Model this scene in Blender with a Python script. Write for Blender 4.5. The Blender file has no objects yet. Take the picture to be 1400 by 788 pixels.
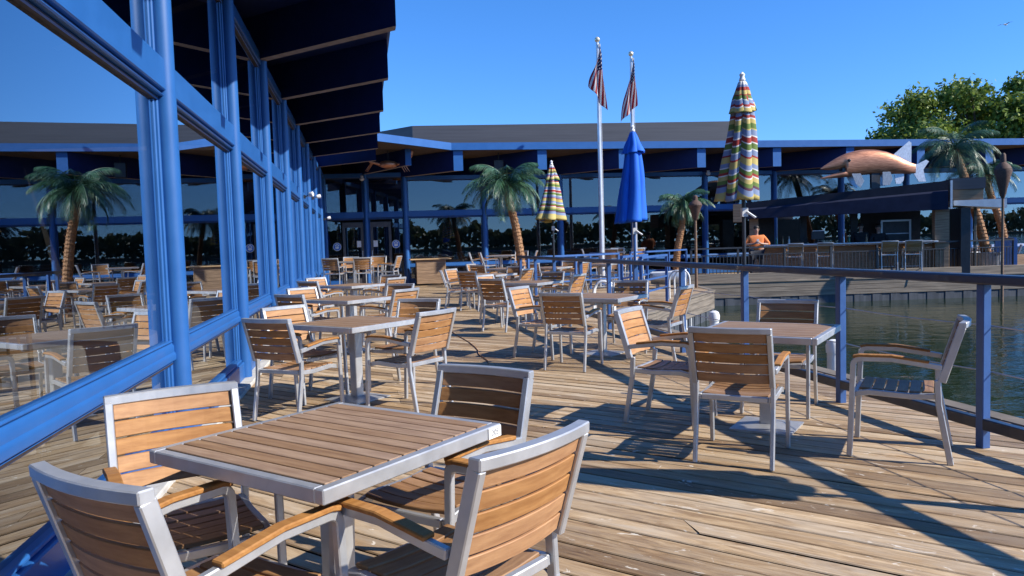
import bpy, bmesh, math, random
from mathutils import Vector, Matrix, Quaternion
random.seed(7)
S = bpy.context.scene
col = S.collection
R = math.radians
sin, cos, pi = math.sin, math.cos, math.pi

# ------------------------------------------------------------------ materials
def nd(nt, t, **kw):
    n = nt.nodes.new(t)
    for k, v in kw.items():
        if k in n.inputs: n.inputs[k].default_value = v
        else: setattr(n, k, v)
    return n
def newmat(name):
    m = bpy.data.materials.new(name); m.use_nodes = True
    nt = m.node_tree; b = nt.nodes['Principled BSDF']
    return m, nt, b
def c4(c): return (c[0], c[1], c[2], 1.0)
def vary(name, c1, c2, scale=6, rough=.5, metal=0, stretch=(1, 1, 1), bump=0, rand=0, detail=6, spec=.5, coat=0, r2=None, coords='Object', lo=.35, hi=.65, isl=0):
    """base colour between c1 and c2 by stretched noise, optional bump and per-object brightness"""
    m, nt, b = newmat(name)
    tc = nd(nt, 'ShaderNodeTexCoord'); mp = nd(nt, 'ShaderNodeMapping'); mp.inputs['Scale'].default_value = stretch
    nt.links.new(tc.outputs[coords], mp.inputs['Vector'])
    no = nd(nt, 'ShaderNodeTexNoise', Scale=scale, Detail=detail, Roughness=.6)
    src = mp.outputs[0]
    if rand:
        oi = nd(nt, 'ShaderNodeObjectInfo'); vm = nd(nt, 'ShaderNodeVectorMath', operation='ADD')
        ml = nd(nt, 'ShaderNodeMath', operation='MULTIPLY'); ml.inputs[1].default_value = 37
        nt.links.new(oi.outputs['Random'], ml.inputs[0])
        nt.links.new(mp.outputs[0], vm.inputs[0]); nt.links.new(ml.outputs[0], vm.inputs[1]); src = vm.outputs[0]
    nt.links.new(src, no.inputs['Vector'])
    cr = nd(nt, 'ShaderNodeValToRGB'); e = cr.color_ramp.elements
    e[0].position, e[0].color, e[1].position, e[1].color = lo, c4(c1), hi, c4(c2)
    nt.links.new(no.outputs['Fac'], cr.inputs['Fac'])
    out = cr.outputs[0]
    if rand:
        hv = nd(nt, 'ShaderNodeHueSaturation')
        mr = nd(nt, 'ShaderNodeMapRange'); mr.inputs['To Min'].default_value = 1 - rand; mr.inputs['To Max'].default_value = 1 + rand
        nt.links.new(oi.outputs['Random'], mr.inputs['Value']); nt.links.new(mr.outputs[0], hv.inputs['Value'])
        nt.links.new(out, hv.inputs['Color']); out = hv.outputs[0]
    if isl:
        ge = nd(nt, 'ShaderNodeNewGeometry'); hv2 = nd(nt, 'ShaderNodeHueSaturation'); mr3 = nd(nt, 'ShaderNodeMapRange'); mr3.inputs['To Min'].default_value = 1 - isl; mr3.inputs['To Max'].default_value = 1 + isl * .6
        nt.links.new(ge.outputs['Random Per Island'], mr3.inputs['Value']); nt.links.new(mr3.outputs[0], hv2.inputs['Value'])
        mr4 = nd(nt, 'ShaderNodeMapRange'); mr4.inputs['To Min'].default_value = 1.1; mr4.inputs['To Max'].default_value = 1 - isl
        nt.links.new(ge.outputs['Random Per Island'], mr4.inputs['Value']); nt.links.new(mr4.outputs[0], hv2.inputs['Saturation'])
        nt.links.new(out, hv2.inputs['Color']); out = hv2.outputs[0]
    nt.links.new(out, b.inputs['Base Color'])
    b.inputs['Roughness'].default_value = rough; b.inputs['Metallic'].default_value = metal
    b.inputs['Specular IOR Level'].default_value = spec; b.inputs['Coat Weight'].default_value = coat
    if r2 is not None:
        mr2 = nd(nt, 'ShaderNodeMapRange'); mr2.inputs['To Min'].default_value = rough; mr2.inputs['To Max'].default_value = r2
        nt.links.new(no.outputs['Fac'], mr2.inputs['Value']); nt.links.new(mr2.outputs[0], b.inputs['Roughness'])
    if bump:
        bp = nd(nt, 'ShaderNodeBump', Strength=bump, Distance=.01)
        nt.links.new(no.outputs['Fac'], bp.inputs['Height']); nt.links.new(bp.outputs[0], b.inputs['Normal'])
    return m
M = {}
M['blue'] = vary('blue_paint', (.015, .096, .305), (.018, .108, .335), 4, .38, r2=.52, coat=.08, detail=8, bump=.02)
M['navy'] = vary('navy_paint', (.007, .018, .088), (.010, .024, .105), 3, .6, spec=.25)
M['raftedge'] = vary('weathered_edge', (.20, .17, .17), (.30, .26, .25), 8, .8)
M['railblue'] = vary('rail_paint', (.013, .022, .048), (.022, .034, .068), 4, .3, r2=.5, coat=.2)
M['postblue'] = vary('post_paint', (.035, .095, .27), (.05, .125, .33), 5, .4)
M['groove'] = vary('dark_gasket', (.02, .015, .015), (.05, .03, .028), 10, .7)
M['metal'] = vary('silver_frame', (.46, .465, .47), (.55, .55, .55), 9, .33, .62, stretch=(1, 1, 1), rand=.06, r2=.55, bump=.03)
M['slat'] = vary('teak_slat', (.33, .155, .058), (.46, .235, .092), 5, .6, stretch=(1, 9, 9), rand=.10, bump=.15, spec=.25, isl=.14)
M['seatslat'] = vary('seat_slat', (.24, .125, .058), (.37, .21, .105), 5, .55, stretch=(1, 9, 9), rand=.14, bump=.12, isl=.16)
M['topslat'] = vary('tabletop_slat', (.27, .155, .085), (.40, .245, .14), 5, .55, stretch=(9, 1, 9), rand=.10, bump=.12)
M['white'] = vary('white_paint', (.70, .70, .68), (.82, .82, .80), 5, .5)
M['pole'] = vary('brushed_pole', (.62, .63, .65), (.74, .75, .76), 6, .3, .3)
M['gold'] = vary('gold_ball', (.75, .62, .40), (.85, .74, .52), 6, .25, .5)
M['dark'] = vary('dark_metal', (.015, .017, .022), (.028, .03, .036), 8, .45)
M['bronze'] = vary('door_bronze', (.07, .065, .068), (.10, .095, .10), 5, .4, .3)
M['greymetal'] = vary('grey_roof_metal', (.055, .057, .066), (.072, .074, .084), 2, .5, .2, stretch=(.2, .2, 6))
M['darkroof'] = vary('dark_roof_edge', (.014, .016, .026), (.022, .024, .036), 3, .7, spec=.2)
M['awning'] = vary('awning_canvas', (.010, .014, .034), (.016, .022, .048), 3, .75, spec=.2)
M['deckside'] = vary('dark_board_edge', (.016, .012, .009), (.035, .026, .018), 4, .95, spec=.1)  # darker colour on the sides and ends of the boards
M['roofing'] = vary('roofing', (.10, .09, .085), (.15, .135, .125), 4, .9)
M['soffit'] = vary('soffit_wood', (.07, .045, .032), (.11, .075, .05), 4, .8, stretch=(6, 1, 1))
M['concrete'] = vary('concrete', (.42, .40, .36), (.58, .56, .51), 9, .85, bump=.3)
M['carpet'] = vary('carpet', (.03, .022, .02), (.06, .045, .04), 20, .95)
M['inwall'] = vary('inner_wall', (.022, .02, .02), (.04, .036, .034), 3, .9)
M['cloth'] = vary('tablecloth', (.66, .63, .57), (.76, .73, .68), 6, .85)
M['goldwood'] = vary('gold_lacquer', (.38, .22, .06), (.55, .34, .10), 9, .3, .4)
M['ground'] = vary('ground', (.08, .075, .05), (.14, .125, .08), .3, .95)
M['boardwood'] = vary('reclaimed_wood', (.17, .105, .062), (.40, .26, .155), 2.2, .75, stretch=(1, 1, 14), bump=.2, lo=.3, hi=.7)
M['warmwood'] = vary('warm_plank', (.42, .26, .13), (.60, .40, .21), 3, .7, stretch=(1, 6, 9))
M['oldwood'] = vary('weathered_pier', (.12, .10, .08), (.24, .20, .155), 2, .9, stretch=(.6, .6, 12), bump=.3)
M['sheetpile'] = vary('sheet_pile', (.03, .038, .05), (.075, .085, .10), 3, .8, stretch=(2.5, 1, .4))
M['copper'] = vary('hammered_copper', (.34, .13, .07), (.62, .29, .165), 11, .36, .6, stretch=(.35, 1, 5), bump=.5, r2=.5)
M['finsilver'] = vary('fin_metal', (.50, .52, .56), (.72, .74, .78), 12, .4, .4, stretch=(3, 1, 1), bump=.3)
M['skin'] = vary('skin', (.42, .24, .17), (.50, .30, .21), 8, .55)
M['orange'] = vary('orange_shirt', (.72, .20, .05), (.80, .25, .07), 8, .85, bump=.2)
M['trouser'] = vary('dark_trousers', (.018, .02, .028), (.03, .033, .042), 8, .85)
M['blackcloth'] = vary('black_cloth', (.012, .012, .014), (.024, .024, .027), 8, .9)
M['hair'] = vary('dark_hair', (.02, .014, .01), (.04, .028, .02), 20, .6)
M['bamboo'] = vary('bamboo', (.13, .075, .045), (.22, .135, .08), 5, .65, stretch=(1, 1, 5))
M['torch'] = vary('torch_wicker', (.055, .028, .02), (.12, .065, .045), 25, .75, bump=.5)
M['blackplastic'] = vary('black_plastic', (.015, .015, .017), (.025, .025, .027), 8, .4)
M['zinc'] = vary('galvanised', (.30, .33, .37), (.44, .47, .52), 5, .4, .5)
M['cord'] = vary('brown_cord', (.36, .18, .09), (.46, .25, .13), 30, .6)
M['bluecloth'] = vary('blue_canvas', (.002, .105, .56), (.004, .14, .66), 5, .75, stretch=(4, 4, .5))
M['signblue'] = vary('sign_blue', (.03, .17, .60), (.045, .20, .66), 5, .4)
M['paper'] = vary('paper', (.80, .80, .78), (.86, .86, .84), 5, .6)
M['ink'] = vary('ink', (.05, .05, .055), (.09, .09, .095), 20, .6)
M['trunkbark'] = vary('tree_bark', (.06, .045, .032), (.12, .09, .065), 6, .9, stretch=(2, 2, .5), bump=.5)
M['palmbark'] = vary('palm_bark', (.22, .105, .045), (.46, .25, .12), 14, .8, bump=.6, stretch=(1, 1, 2))
M['frond'] = vary('palm_frond', (.014, .068, .030), (.055, .165, .065), 7, .42, isl=.35)
M['bird'] = vary('gull_grey', (.45, .46, .48), (.62, .63, .65), 5, .7)
M['glow'] = vary('lamp_lens', (.78, .75, .66), (.85, .82, .72), 5, .25)
M['canister'] = vary('lamp_body', (.70, .70, .70), (.78, .78, .78), 5, .4)

def leafmat(name, c1, c2):
    m, nt, b = newmat(name)
    g = nd(nt, 'ShaderNodeNewGeometry'); cr = nd(nt, 'ShaderNodeValToRGB'); e = cr.color_ramp.elements
    e[0].color, e[1].color = c4(c1), c4(c2)
    nt.links.new(g.outputs['Random Per Island'], cr.inputs['Fac']); nt.links.new(cr.outputs[0], b.inputs['Base Color'])
    b.inputs['Roughness'].default_value = .55
    tr = nd(nt, 'ShaderNodeBsdfTranslucent'); mx = nd(nt, 'ShaderNodeMixShader'); mx.inputs[0].default_value = .3
    nt.links.new(cr.outputs[0], tr.inputs['Color']); nt.links.new(b.outputs[0], mx.inputs[1]); nt.links.new(tr.outputs[0], mx.inputs[2])
    nt.links.new(mx.outputs[0], nt.nodes['Material Output'].inputs['Surface'])
    return m
M['leaf'] = leafmat('tree_leaf', (.06, .12, .015), (.26, .33, .05))
M['farleaf'] = leafmat('far_leaf', (.05, .075, .03), (.15, .16, .075))

def glassmat():
    m = bpy.data.materials.new('tinted_glass'); m.use_nodes = True; nt = m.node_tree
    nt.nodes.remove(nt.nodes['Principled BSDF'])
    tr = nd(nt, 'ShaderNodeBsdfTransparent'); tr.inputs['Color'].default_value = (.50, .51, .52, 1)
    gl = nd(nt, 'ShaderNodeBsdfGlossy'); gl.inputs['Color'].default_value = (.86, .93, 1, 1); gl.inputs['Roughness'].default_value = 0
    lw = nd(nt, 'ShaderNodeLayerWeight', Blend=.5); pw_ = nd(nt, 'ShaderNodeMath', operation='POWER'); pw_.inputs[1].default_value = 1.55; nt.links.new(lw.outputs['Facing'], pw_.inputs[0]); fr = nd(nt, 'ShaderNodeMath', operation='MULTIPLY_ADD'); fr.inputs[1].default_value = .86; fr.inputs[2].default_value = .12; nt.links.new(pw_.outputs[0], fr.inputs[0]); mx = nd(nt, 'ShaderNodeMixShader')
    tc = nd(nt, 'ShaderNodeTexCoord'); no = nd(nt, 'ShaderNodeTexNoise', Scale=.55, Detail=1)
    bp = nd(nt, 'ShaderNodeBump', Strength=.05, Distance=.02)
    nt.links.new(tc.outputs['Object'], no.inputs['Vector']); nt.links.new(no.outputs['Fac'], bp.inputs['Height'])
    nt.links.new(bp.outputs[0], gl.inputs['Normal'])
    nt.links.new(fr.outputs[0], mx.inputs[0]); nt.links.new(tr.outputs[0], mx.inputs[1]); nt.links.new(gl.outputs[0], mx.inputs[2])
    nt.links.new(mx.outputs[0], nt.nodes['Material Output'].inputs['Surface'])
    return m
M['glass'] = glassmat()

BOARD_AZ = 125.0
def deckmat():
    m, nt, b = newmat('deck_boards')
    tc = nd(nt, 'ShaderNodeTexCoord'); at = nd(nt, 'ShaderNodeAttribute', attribute_name='tint')
    mp = nd(nt, 'ShaderNodeMapping'); mp.inputs['Rotation'].default_value = (0, 0, R(BOARD_AZ - 90))
    nt.links.new(tc.outputs['Object'], mp.inputs['Vector'])
    ad = nd(nt, 'ShaderNodeVectorMath', operation='MULTIPLY_ADD'); ad.inputs[1].default_value = (1, 1, 1)
    sc = nd(nt, 'ShaderNodeVectorMath', operation='SCALE'); sc.inputs['Scale'].default_value = 53
    nt.links.new(at.outputs['Color'], sc.inputs[0])
    nt.links.new(mp.outputs[0], ad.inputs[0]); nt.links.new(sc.outputs[0], ad.inputs[2])
    def stretched(sx, sy, scale, det, dist=0):
        m2 = nd(nt, 'ShaderNodeMapping'); m2.inputs['Scale'].default_value = (sx, sy, 1)
        nt.links.new(ad.outputs[0], m2.inputs['Vector'])
        n = nd(nt, 'ShaderNodeTexNoise', Scale=scale, Detail=det, Roughness=.65, Distortion=dist)
        nt.links.new(m2.outputs[0], n.inputs['Vector']); return n
    grain = stretched(1.5, 13, 1.7, 8, 1.6); blot = stretched(.7, 3.0, 1.7, 5, .8); fine = stretched(2, 70, 2, 4)
    cr = nd(nt, 'ShaderNodeValToRGB'); e = cr.color_ramp.elements
    e[0].position, e[0].color = .28, (.18, .11, .058, 1); e[1].position, e[1].color = .72, (.58, .455, .30, 1)
    k = e.new(.5); k.color = (.39, .28, .163, 1)
    nt.links.new(grain.outputs['Fac'], cr.inputs['Fac'])
    # grey weathering patches
    gm = nd(nt, 'ShaderNodeMix', data_type='RGBA'); gr = nd(nt, 'ShaderNodeValToRGB'); g = gr.color_ramp.elements
    g[0].position, g[0].color, g[1].position, g[1].color = .42, (0, 0, 0, 1), .68, (.75, .75, .75, 1)
    nt.links.new(blot.outputs['Fac'], gr.inputs['Fac']); nt.links.new(gr.outputs[0], gm.inputs['Factor'])
    nt.links.new(cr.outputs[0], gm.inputs[6]); gm.inputs[7].default_value = (.46, .405, .325, 1)
    # per board brightness / hue
    mul = nd(nt, 'ShaderNodeMix', data_type='RGBA', blend_type='MULTIPLY'); mul.inputs['Factor'].default_value = 1
    sep = nd(nt, 'ShaderNodeSeparateColor'); nt.links.new(at.outputs['Color'], sep.inputs[0])
    r2 = nd(nt, 'ShaderNodeValToRGB'); q = r2.color_ramp.elements
    q[0].color, q[1].color = (.50, .42, .34, 1), (1.22, 1.17, 1.10, 1)
    k2 = q.new(.5); k2.color = (.90, .81, .70, 1)
    nt.links.new(sep.outputs[0], r2.inputs['Fac'])
    nt.links.new(gm.outputs[2], mul.inputs[6]); nt.links.new(r2.outputs[0], mul.inputs[7])
    # pale scuffs and dark knots
    vo = nd(nt, 'ShaderNodeTexVoronoi', Scale=1.7); m3 = nd(nt, 'ShaderNodeMapping'); m3.inputs['Scale'].default_value = (1, 2.6, 1)
    nt.links.new(ad.outputs[0], m3.inputs['Vector']); nt.links.new(m3.outputs[0], vo.inputs['Vector'])
    kr = nd(nt, 'ShaderNodeValToRGB'); w = kr.color_ramp.elements
    w[0].position, w[0].color, w[1].position, w[1].color = .03, (.25, .16, .10, 1), .06, (1.25, 1.22, 1.18, 1)
    w3 = w.new(.13); w3.color = (1.25, 1.22, 1.18, 1); w4 = w.new(.18); w4.color = (.82, .78, .72, 1); w5 = w.new(.26); w5.color = (1, 1, 1, 1)
    nt.links.new(vo.outputs['Distance'], kr.inputs['Fac'])
    mu2 = nd(nt, 'ShaderNodeMix', data_type='RGBA', blend_type='MULTIPLY'); mu2.inputs['Factor'].default_value = .8
    nt.links.new(mul.outputs[2], mu2.inputs[6]); nt.links.new(kr.outputs[0], mu2.inputs[7])
    sc2 = stretched(2.6, 6, 2.1, 6, 1.4); sr = nd(nt, 'ShaderNodeValToRGB'); z = sr.color_ramp.elements
    z[0].position, z[0].color, z[1].position, z[1].color = .635, (0, 0, 0, 1), .68, (.9, .9, .9, 1)
    nt.links.new(sc2.outputs['Fac'], sr.inputs['Fac'])
    sm = nd(nt, 'ShaderNodeMix', data_type='RGBA'); sm.inputs[7].default_value = (.72, .64, .52, 1)
    nt.links.new(sr.outputs[0], sm.inputs['Factor']); nt.links.new(mu2.outputs[2], sm.inputs[6])
    nt.links.new(sm.outputs[2], b.inputs['Base Color'])
    rr = nd(nt, 'ShaderNodeMapRange'); rr.inputs['To Min'].default_value = .5; rr.inputs['To Max'].default_value = .8
    nt.links.new(grain.outputs['Fac'], rr.inputs['Value']); nt.links.new(rr.outputs[0], b.inputs['Roughness'])
    bp = nd(nt, 'ShaderNodeBump', Strength=.4, Distance=.006); am = nd(nt, 'ShaderNodeMath', operation='ADD')
    nt.links.new(grain.outputs['Fac'], am.inputs[0]); nt.links.new(fine.outputs['Fac'], am.inputs[1])
    nt.links.new(am.outputs[0], bp.inputs['Height']); nt.links.new(bp.outputs[0], b.inputs['Normal'])
    return m
M['deck'] = deckmat()

def watermat():
    m, nt, b = newmat('harbour_water')
    b.inputs['Base Color'].default_value = (.016, .028, .011, 1); b.inputs['Roughness'].default_value = .06
    b.inputs['IOR'].default_value = 1.33
    tc = nd(nt, 'ShaderNodeTexCoord'); mp = nd(nt, 'ShaderNodeMapping'); mp.inputs['Scale'].default_value = (1, 1.6, 1)
    nt.links.new(tc.outputs['Object'], mp.inputs['Vector'])
    n1 = nd(nt, 'ShaderNodeTexNoise', Scale=1.3, Detail=4, Roughness=.55, Distortion=.6)
    nt.links.new(mp.outputs[0], n1.inputs['Vector'])
    bp = nd(nt, 'ShaderNodeBump', Strength=.17, Distance=.12)
    nt.links.new(n1.outputs['Fac'], bp.inputs['Height']); nt.links.new(bp.outputs[0], b.inputs['Normal'])
    return m
M['water'] = watermat()

def stripemat():
    """striped canvas: bands along local height"""
    m, nt, b = newmat('striped_canvas')
    at = nd(nt, 'ShaderNodeAttribute', attribute_name='band')
    cr = nd(nt, 'ShaderNodeValToRGB'); cr.color_ramp.interpolation = 'CONSTANT'
    Y, G, Rd, W, Bl, Pu = (.62, .50, .17), (.16, .24, .05), (.40, .045, .035), (.78, .76, .72), (.25, .32, .48), (.13, .05, .08)
    seq = [(Y, 5), (Bl, 4), (Pu, 2), (G, 3), (Y, 3), (W, 1), (Rd, 2), (G, 3), (W, 1), (Bl, 3), (Y, 5), (Rd, 1), (Bl, 4), (W, 1), (G, 4), (W, 1), (Rd, 4), (W, 1), (Bl, 4), (Y, 1), (G, 4),
           (Y, 3), (W, 1), (Rd, 2), (Bl, 3), (W, 1), (G, 3), (Rd, 1), (Y, 3), (Rd, 3), (Bl, 2), (W, 1), (Rd, 2)]
    tot = sum(s[1] for s in seq); e = cr.color_ramp.elements; acc = 0
    # colour ramps hold 32 stops
    seq = seq[:32]
    for i, (c, n) in enumerate(seq):
        if i == 0: e[0].position = 0; e[0].color = c4(c)
        elif i == 1: e[1].position = acc / tot; e[1].color = c4(c)
        else:
            k = e.new(acc / tot); k.color = c4(c)
        acc += n
    nt.links.new(at.outputs['Fac'], cr.inputs['Fac']); nt.links.new(cr.outputs[0], b.inputs['Base Color'])
    b.inputs['Roughness'].default_value = .8
    tr_ = nd(nt, 'ShaderNodeBsdfTranslucent'); mxs = nd(nt, 'ShaderNodeMixShader'); mxs.inputs[0].default_value = 0.2
    nt.links.new(b.inputs['Base Color'].links[0].from_socket, tr_.inputs['Color']); nt.links.new(b.outputs[0], mxs.inputs[1]); nt.links.new(tr_.outputs[0], mxs.inputs[2]); nt.links.new(mxs.outputs[0], nt.nodes['Material Output'].inputs['Surface'])
    return m
M['stripes'] = stripemat()

def flagmat():
    m, nt, b = newmat('flag_cloth')
    at = nd(nt, 'ShaderNodeAttribute', attribute_name='fuv'); sp = nd(nt, 'ShaderNodeSeparateXYZ')
    nt.links.new(at.outputs['Vector'], sp.inputs[0])
    def mth(op, a, bb=None, **k):
        n = nd(nt, 'ShaderNodeMath', operation=op)
        for i, v in enumerate((a, bb)):
            if v is None: continue
            if isinstance(v, (int, float)): n.inputs[i].default_value = v
            else: nt.links.new(v, n.inputs[i])
        return n.outputs[0]
    u, v = sp.outputs[0], sp.outputs[1]
    st = mth('GREATER_THAN', mth('FRACT', mth('MULTIPLY', v, 6.5)), .5)     # red first from the top
    mx = nd(nt, 'ShaderNodeMix', data_type='RGBA'); nt.links.new(st, mx.inputs['Factor'])
    mx.inputs[6].default_value = (.48, .02, .03, 1); mx.inputs[7].default_value = (.80, .79, .77, 1)
    can = mth('MULTIPLY', mth('LESS_THAN', u, .4), mth('LESS_THAN', v, 7 / 13))
    fx = mth('SUBTRACT', mth('FRACT', mth('MULTIPLY', u, 6 / .4)), .5); fy = mth('SUBTRACT', mth('FRACT', mth('MULTIPLY', v, 5 / (7 / 13))), .5)
    d = mth('ADD', mth('MULTIPLY', fx, fx), mth('MULTIPLY', fy, fy)); star = mth('LESS_THAN', d, .055)
    cm = nd(nt, 'ShaderNodeMix', data_type='RGBA'); nt.links.new(star, cm.inputs['Factor'])
    cm.inputs[6].default_value = (.012, .022, .12, 1); cm.inputs[7].default_value = (.8, .8, .8, 1)
    f = nd(nt, 'ShaderNodeMix', data_type='RGBA'); nt.links.new(can, f.inputs['Factor'])
    nt.links.new(mx.outputs[2], f.inputs[6]); nt.links.new(cm.outputs[2], f.inputs[7])
    nt.links.new(f.outputs[2], b.inputs['Base Color']); b.inputs['Roughness'].default_value = .8
    tr_ = nd(nt, 'ShaderNodeBsdfTranslucent'); mxs = nd(nt, 'ShaderNodeMixShader'); mxs.inputs[0].default_value = 0.45
    nt.links.new(b.inputs['Base Color'].links[0].from_socket, tr_.inputs['Color']); nt.links.new(b.outputs[0], mxs.inputs[1]); nt.links.new(tr_.outputs[0], mxs.inputs[2]); nt.links.new(mxs.outputs[0], nt.nodes['Material Output'].inputs['Surface'])
    return m
M['flag'] = flagmat()

# ------------------------------------------------------------------ mesh builder
class MB:
    def __init__(s): s.v = []; s.f = []; s.m = []; s.attr = {}
    def add(s, vs, fs, mi=0):
        o = len(s.v); s.v += [tuple(p) for p in vs]; s.f += [tuple(i + o for i in f) for f in fs]; s.m += [mi] * len(fs)
    def box(s, c, d, rz=0, mi=0, M4=None):
        x, y, z = d[0] / 2, d[1] / 2, d[2] / 2; cr, sr = cos(rz), sin(rz)
        vs = []
        for k in (-1, 1):
            for (a, b) in ((-1, -1), (1, -1), (1, 1), (-1, 1)):
                px, py = a * x, b * y
                p = Vector((c[0] + px * cr - py * sr, c[1] + px * sr + py * cr, c[2] + k * z))
                vs.append(M4 @ p if M4 else p)
        s.add(vs, [(3, 2, 1, 0), (4, 5, 6, 7), (0, 1, 5, 4), (1, 2, 6, 5), (2, 3, 7, 6), (3, 0, 4, 7)], mi)
    def bar(s, p, q, w, h, up=(0, 0, 1), mi=0, taper=1):
        p, q = Vector(p), Vector(q); t = (q - p).normalized(); sd = t.cross(Vector(up)).normalized(); u = sd.cross(t)
        vs = []
        for P, k in ((p, 1), (q, taper)):
            for a, b in ((-1, -1), (1, -1), (1, 1), (-1, 1)): vs.append(P + sd * (a * w / 2 * k) + u * (b * h / 2 * k))
        s.add(vs, [(3, 2, 1, 0), (4, 5, 6, 7), (0, 1, 5, 4), (1, 2, 6, 5), (2, 3, 7, 6), (3, 0, 4, 7)], mi)
    def sweep(s, pts, side, w, t, mi=0):
        """planar path swept by a w (along side) x t rectangle, mitred"""
        pts = [Vector(p) for p in pts]; sd = Vector(side).normalized(); n = len(pts); vs = []
        for i, p in enumerate(pts):
            a = (p - pts[i - 1]).normalized() if i else None
            b = (pts[i + 1] - p).normalized() if i < n - 1 else None
            if a is None: T = b; k = 1
            elif b is None: T = a; k = 1
            else: T = (a + b).normalized(); k = 1 / max(.4, T.dot(a))
            N = sd.cross(T).normalized() * (t / 2 * k)
            vs += [p - sd * w / 2 - N, p + sd * w / 2 - N, p + sd * w / 2 + N, p - sd * w / 2 + N]
        fs = [(3, 2, 1, 0), tuple(4 * (n - 1) + j for j in range(4))]
        for i in range(n - 1):
            for j in range(4):
                fs.append((4 * i + j, 4 * i + (j + 1) % 4, 4 * i + 4 + (j + 1) % 4, 4 * i + 4 + j))
        s.add(vs, fs, mi)
    def tube(s, pts, r, n=8, mi=0, cap=True):
        pts = [Vector(p) for p in pts]; m = len(pts); rs = r if isinstance(r, (list, tuple)) else [r] * m
        vs = []; ref = Vector((0, 0, 1)); T0 = (pts[1] - pts[0]).normalized()
        if abs(T0.dot(ref)) > .9: ref = Vector((1, 0, 0))
        N = (ref - T0 * ref.dot(T0)).normalized()
        for i, p in enumerate(pts):
            T = (pts[min(i + 1, m - 1)] - pts[max(i - 1, 0)]).normalized()
            N = (N - T * N.dot(T)).normalized(); B = T.cross(N)
            for j in range(n):
                a = 2 * pi * j / n; vs.append(p + (N * cos(a) + B * sin(a)) * rs[i])
        fs = [(i * n + j, i * n + (j + 1) % n, (i + 1) * n + (j + 1) % n, (i + 1) * n + j) for i in range(m - 1) for j in range(n)]
        if cap: fs += [tuple(range(n - 1, -1, -1)), tuple((m - 1) * n + j for j in range(n))]
        s.add(vs, fs, mi)
    def lathe(s, prof, c=(0, 0, 0), n=16, mi=0, cap=True):
        vs = [(c[0] + r * cos(2 * pi * j / n), c[1] + r * sin(2 * pi * j / n), c[2] + z) for r, z in prof for j in range(n)]
        m = len(prof)
        fs = [(i * n + j, i * n + (j + 1) % n, (i + 1) * n + (j + 1) % n, (i + 1) * n + j) for i in range(m - 1) for j in range(n)]
        if cap: fs += [tuple(range(n - 1, -1, -1)), tuple((m - 1) * n + j for j in range(n))]
        s.add(vs, fs, mi)
    def prism(s, poly, z0, z1, mi=0):
        n = len(poly); zf = lambda z, i: z[i] if isinstance(z, (list, tuple)) else z
        vs = [(p[0], p[1], zf(z0, i)) for i, p in enumerate(poly)] + [(p[0], p[1], zf(z1, i)) for i, p in enumerate(poly)]
        s.add(vs, [tuple(range(n - 1, -1, -1)), tuple(range(n, 2 * n))] + [(i, (i + 1) % n, n + (i + 1) % n, n + i) for i in range(n)], mi)
    def slab(s, poly3, thick, mi=0):
        """plate from a planar 3D outline"""
        P = [Vector(p) for p in poly3]; N = (P[1] - P[0]).cross(P[2] - P[1]).normalized() * thick / 2; n = len(P)
        s.add([p - N for p in P] + [p + N for p in P], [tuple(range(n - 1, -1, -1)), tuple(range(n, 2 * n))] + [(i, (i + 1) % n, n + (i + 1) % n, n + i) for i in range(n)], mi)
    def ball(s, c, r, n=12, m=8, mi=0):
        rr = r if isinstance(r, (tuple, list)) else (r, r, r)
        vs = [(c[0], c[1], c[2] - rr[2])]
        for i in range(1, m):
            a = -pi / 2 + pi * i / m
            vs += [(c[0] + rr[0] * cos(a) * cos(2 * pi * j / n), c[1] + rr[1] * cos(a) * sin(2 * pi * j / n), c[2] + rr[2] * sin(a)) for j in range(n)]
        vs.append((c[0], c[1], c[2] + rr[2])); L = len(vs) - 1
        fs = [(0, 1 + (j + 1) % n, 1 + j) for j in range(n)]
        for i in range(m - 2):
            fs += [(1 + i * n + j, 1 + i * n + (j + 1) % n, 1 + (i + 1) * n + (j + 1) % n, 1 + (i + 1) * n + j) for j in range(n)]
        fs += [(1 + (m - 2) * n + j, 1 + (m - 2) * n + (j + 1) % n, L) for j in range(n)]
        s.add(vs, fs, mi)
    def build(s, name, mats, parent=None, smooth=None, bevel=0, loc=None):
        me = bpy.data.meshes.new(name)
        if bevel:
            bm = bmesh.new(); bv = [bm.verts.new(p) for p in s.v]
            for f, k in zip(s.f, s.m):
                try: bm.faces.new([bv[i] for i in f]).material_index = k
                except ValueError: pass
            bm.normal_update()
            es = [e for e in bm.edges if len(e.link_faces) == 2 and e.calc_face_angle(0) > .6]
            bmesh.ops.bevel(bm, geom=es, offset=bevel, segments=1, affect='EDGES', profile=.5)
            bmesh.ops.recalc_face_normals(bm, faces=bm.faces)
            bm.to_mesh(me); bm.free()
        else:
            me.from_pydata(s.v, [], s.f); me.polygons.foreach_set('material_index', s.m)
        for k in (mats if isinstance(mats, (list, tuple)) else [mats]): me.materials.append(M[k] if isinstance(k, str) else k)
        if smooth:
            me.polygons.foreach_set('use_smooth', [True] * len(me.polygons)); me.set_sharp_from_angle(angle=R(smooth))
        me.update()
        o = bpy.data.objects.new(name, me); col.objects.link(o)
        if parent: o.parent = parent
        if loc: o.location = loc
        return o

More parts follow.
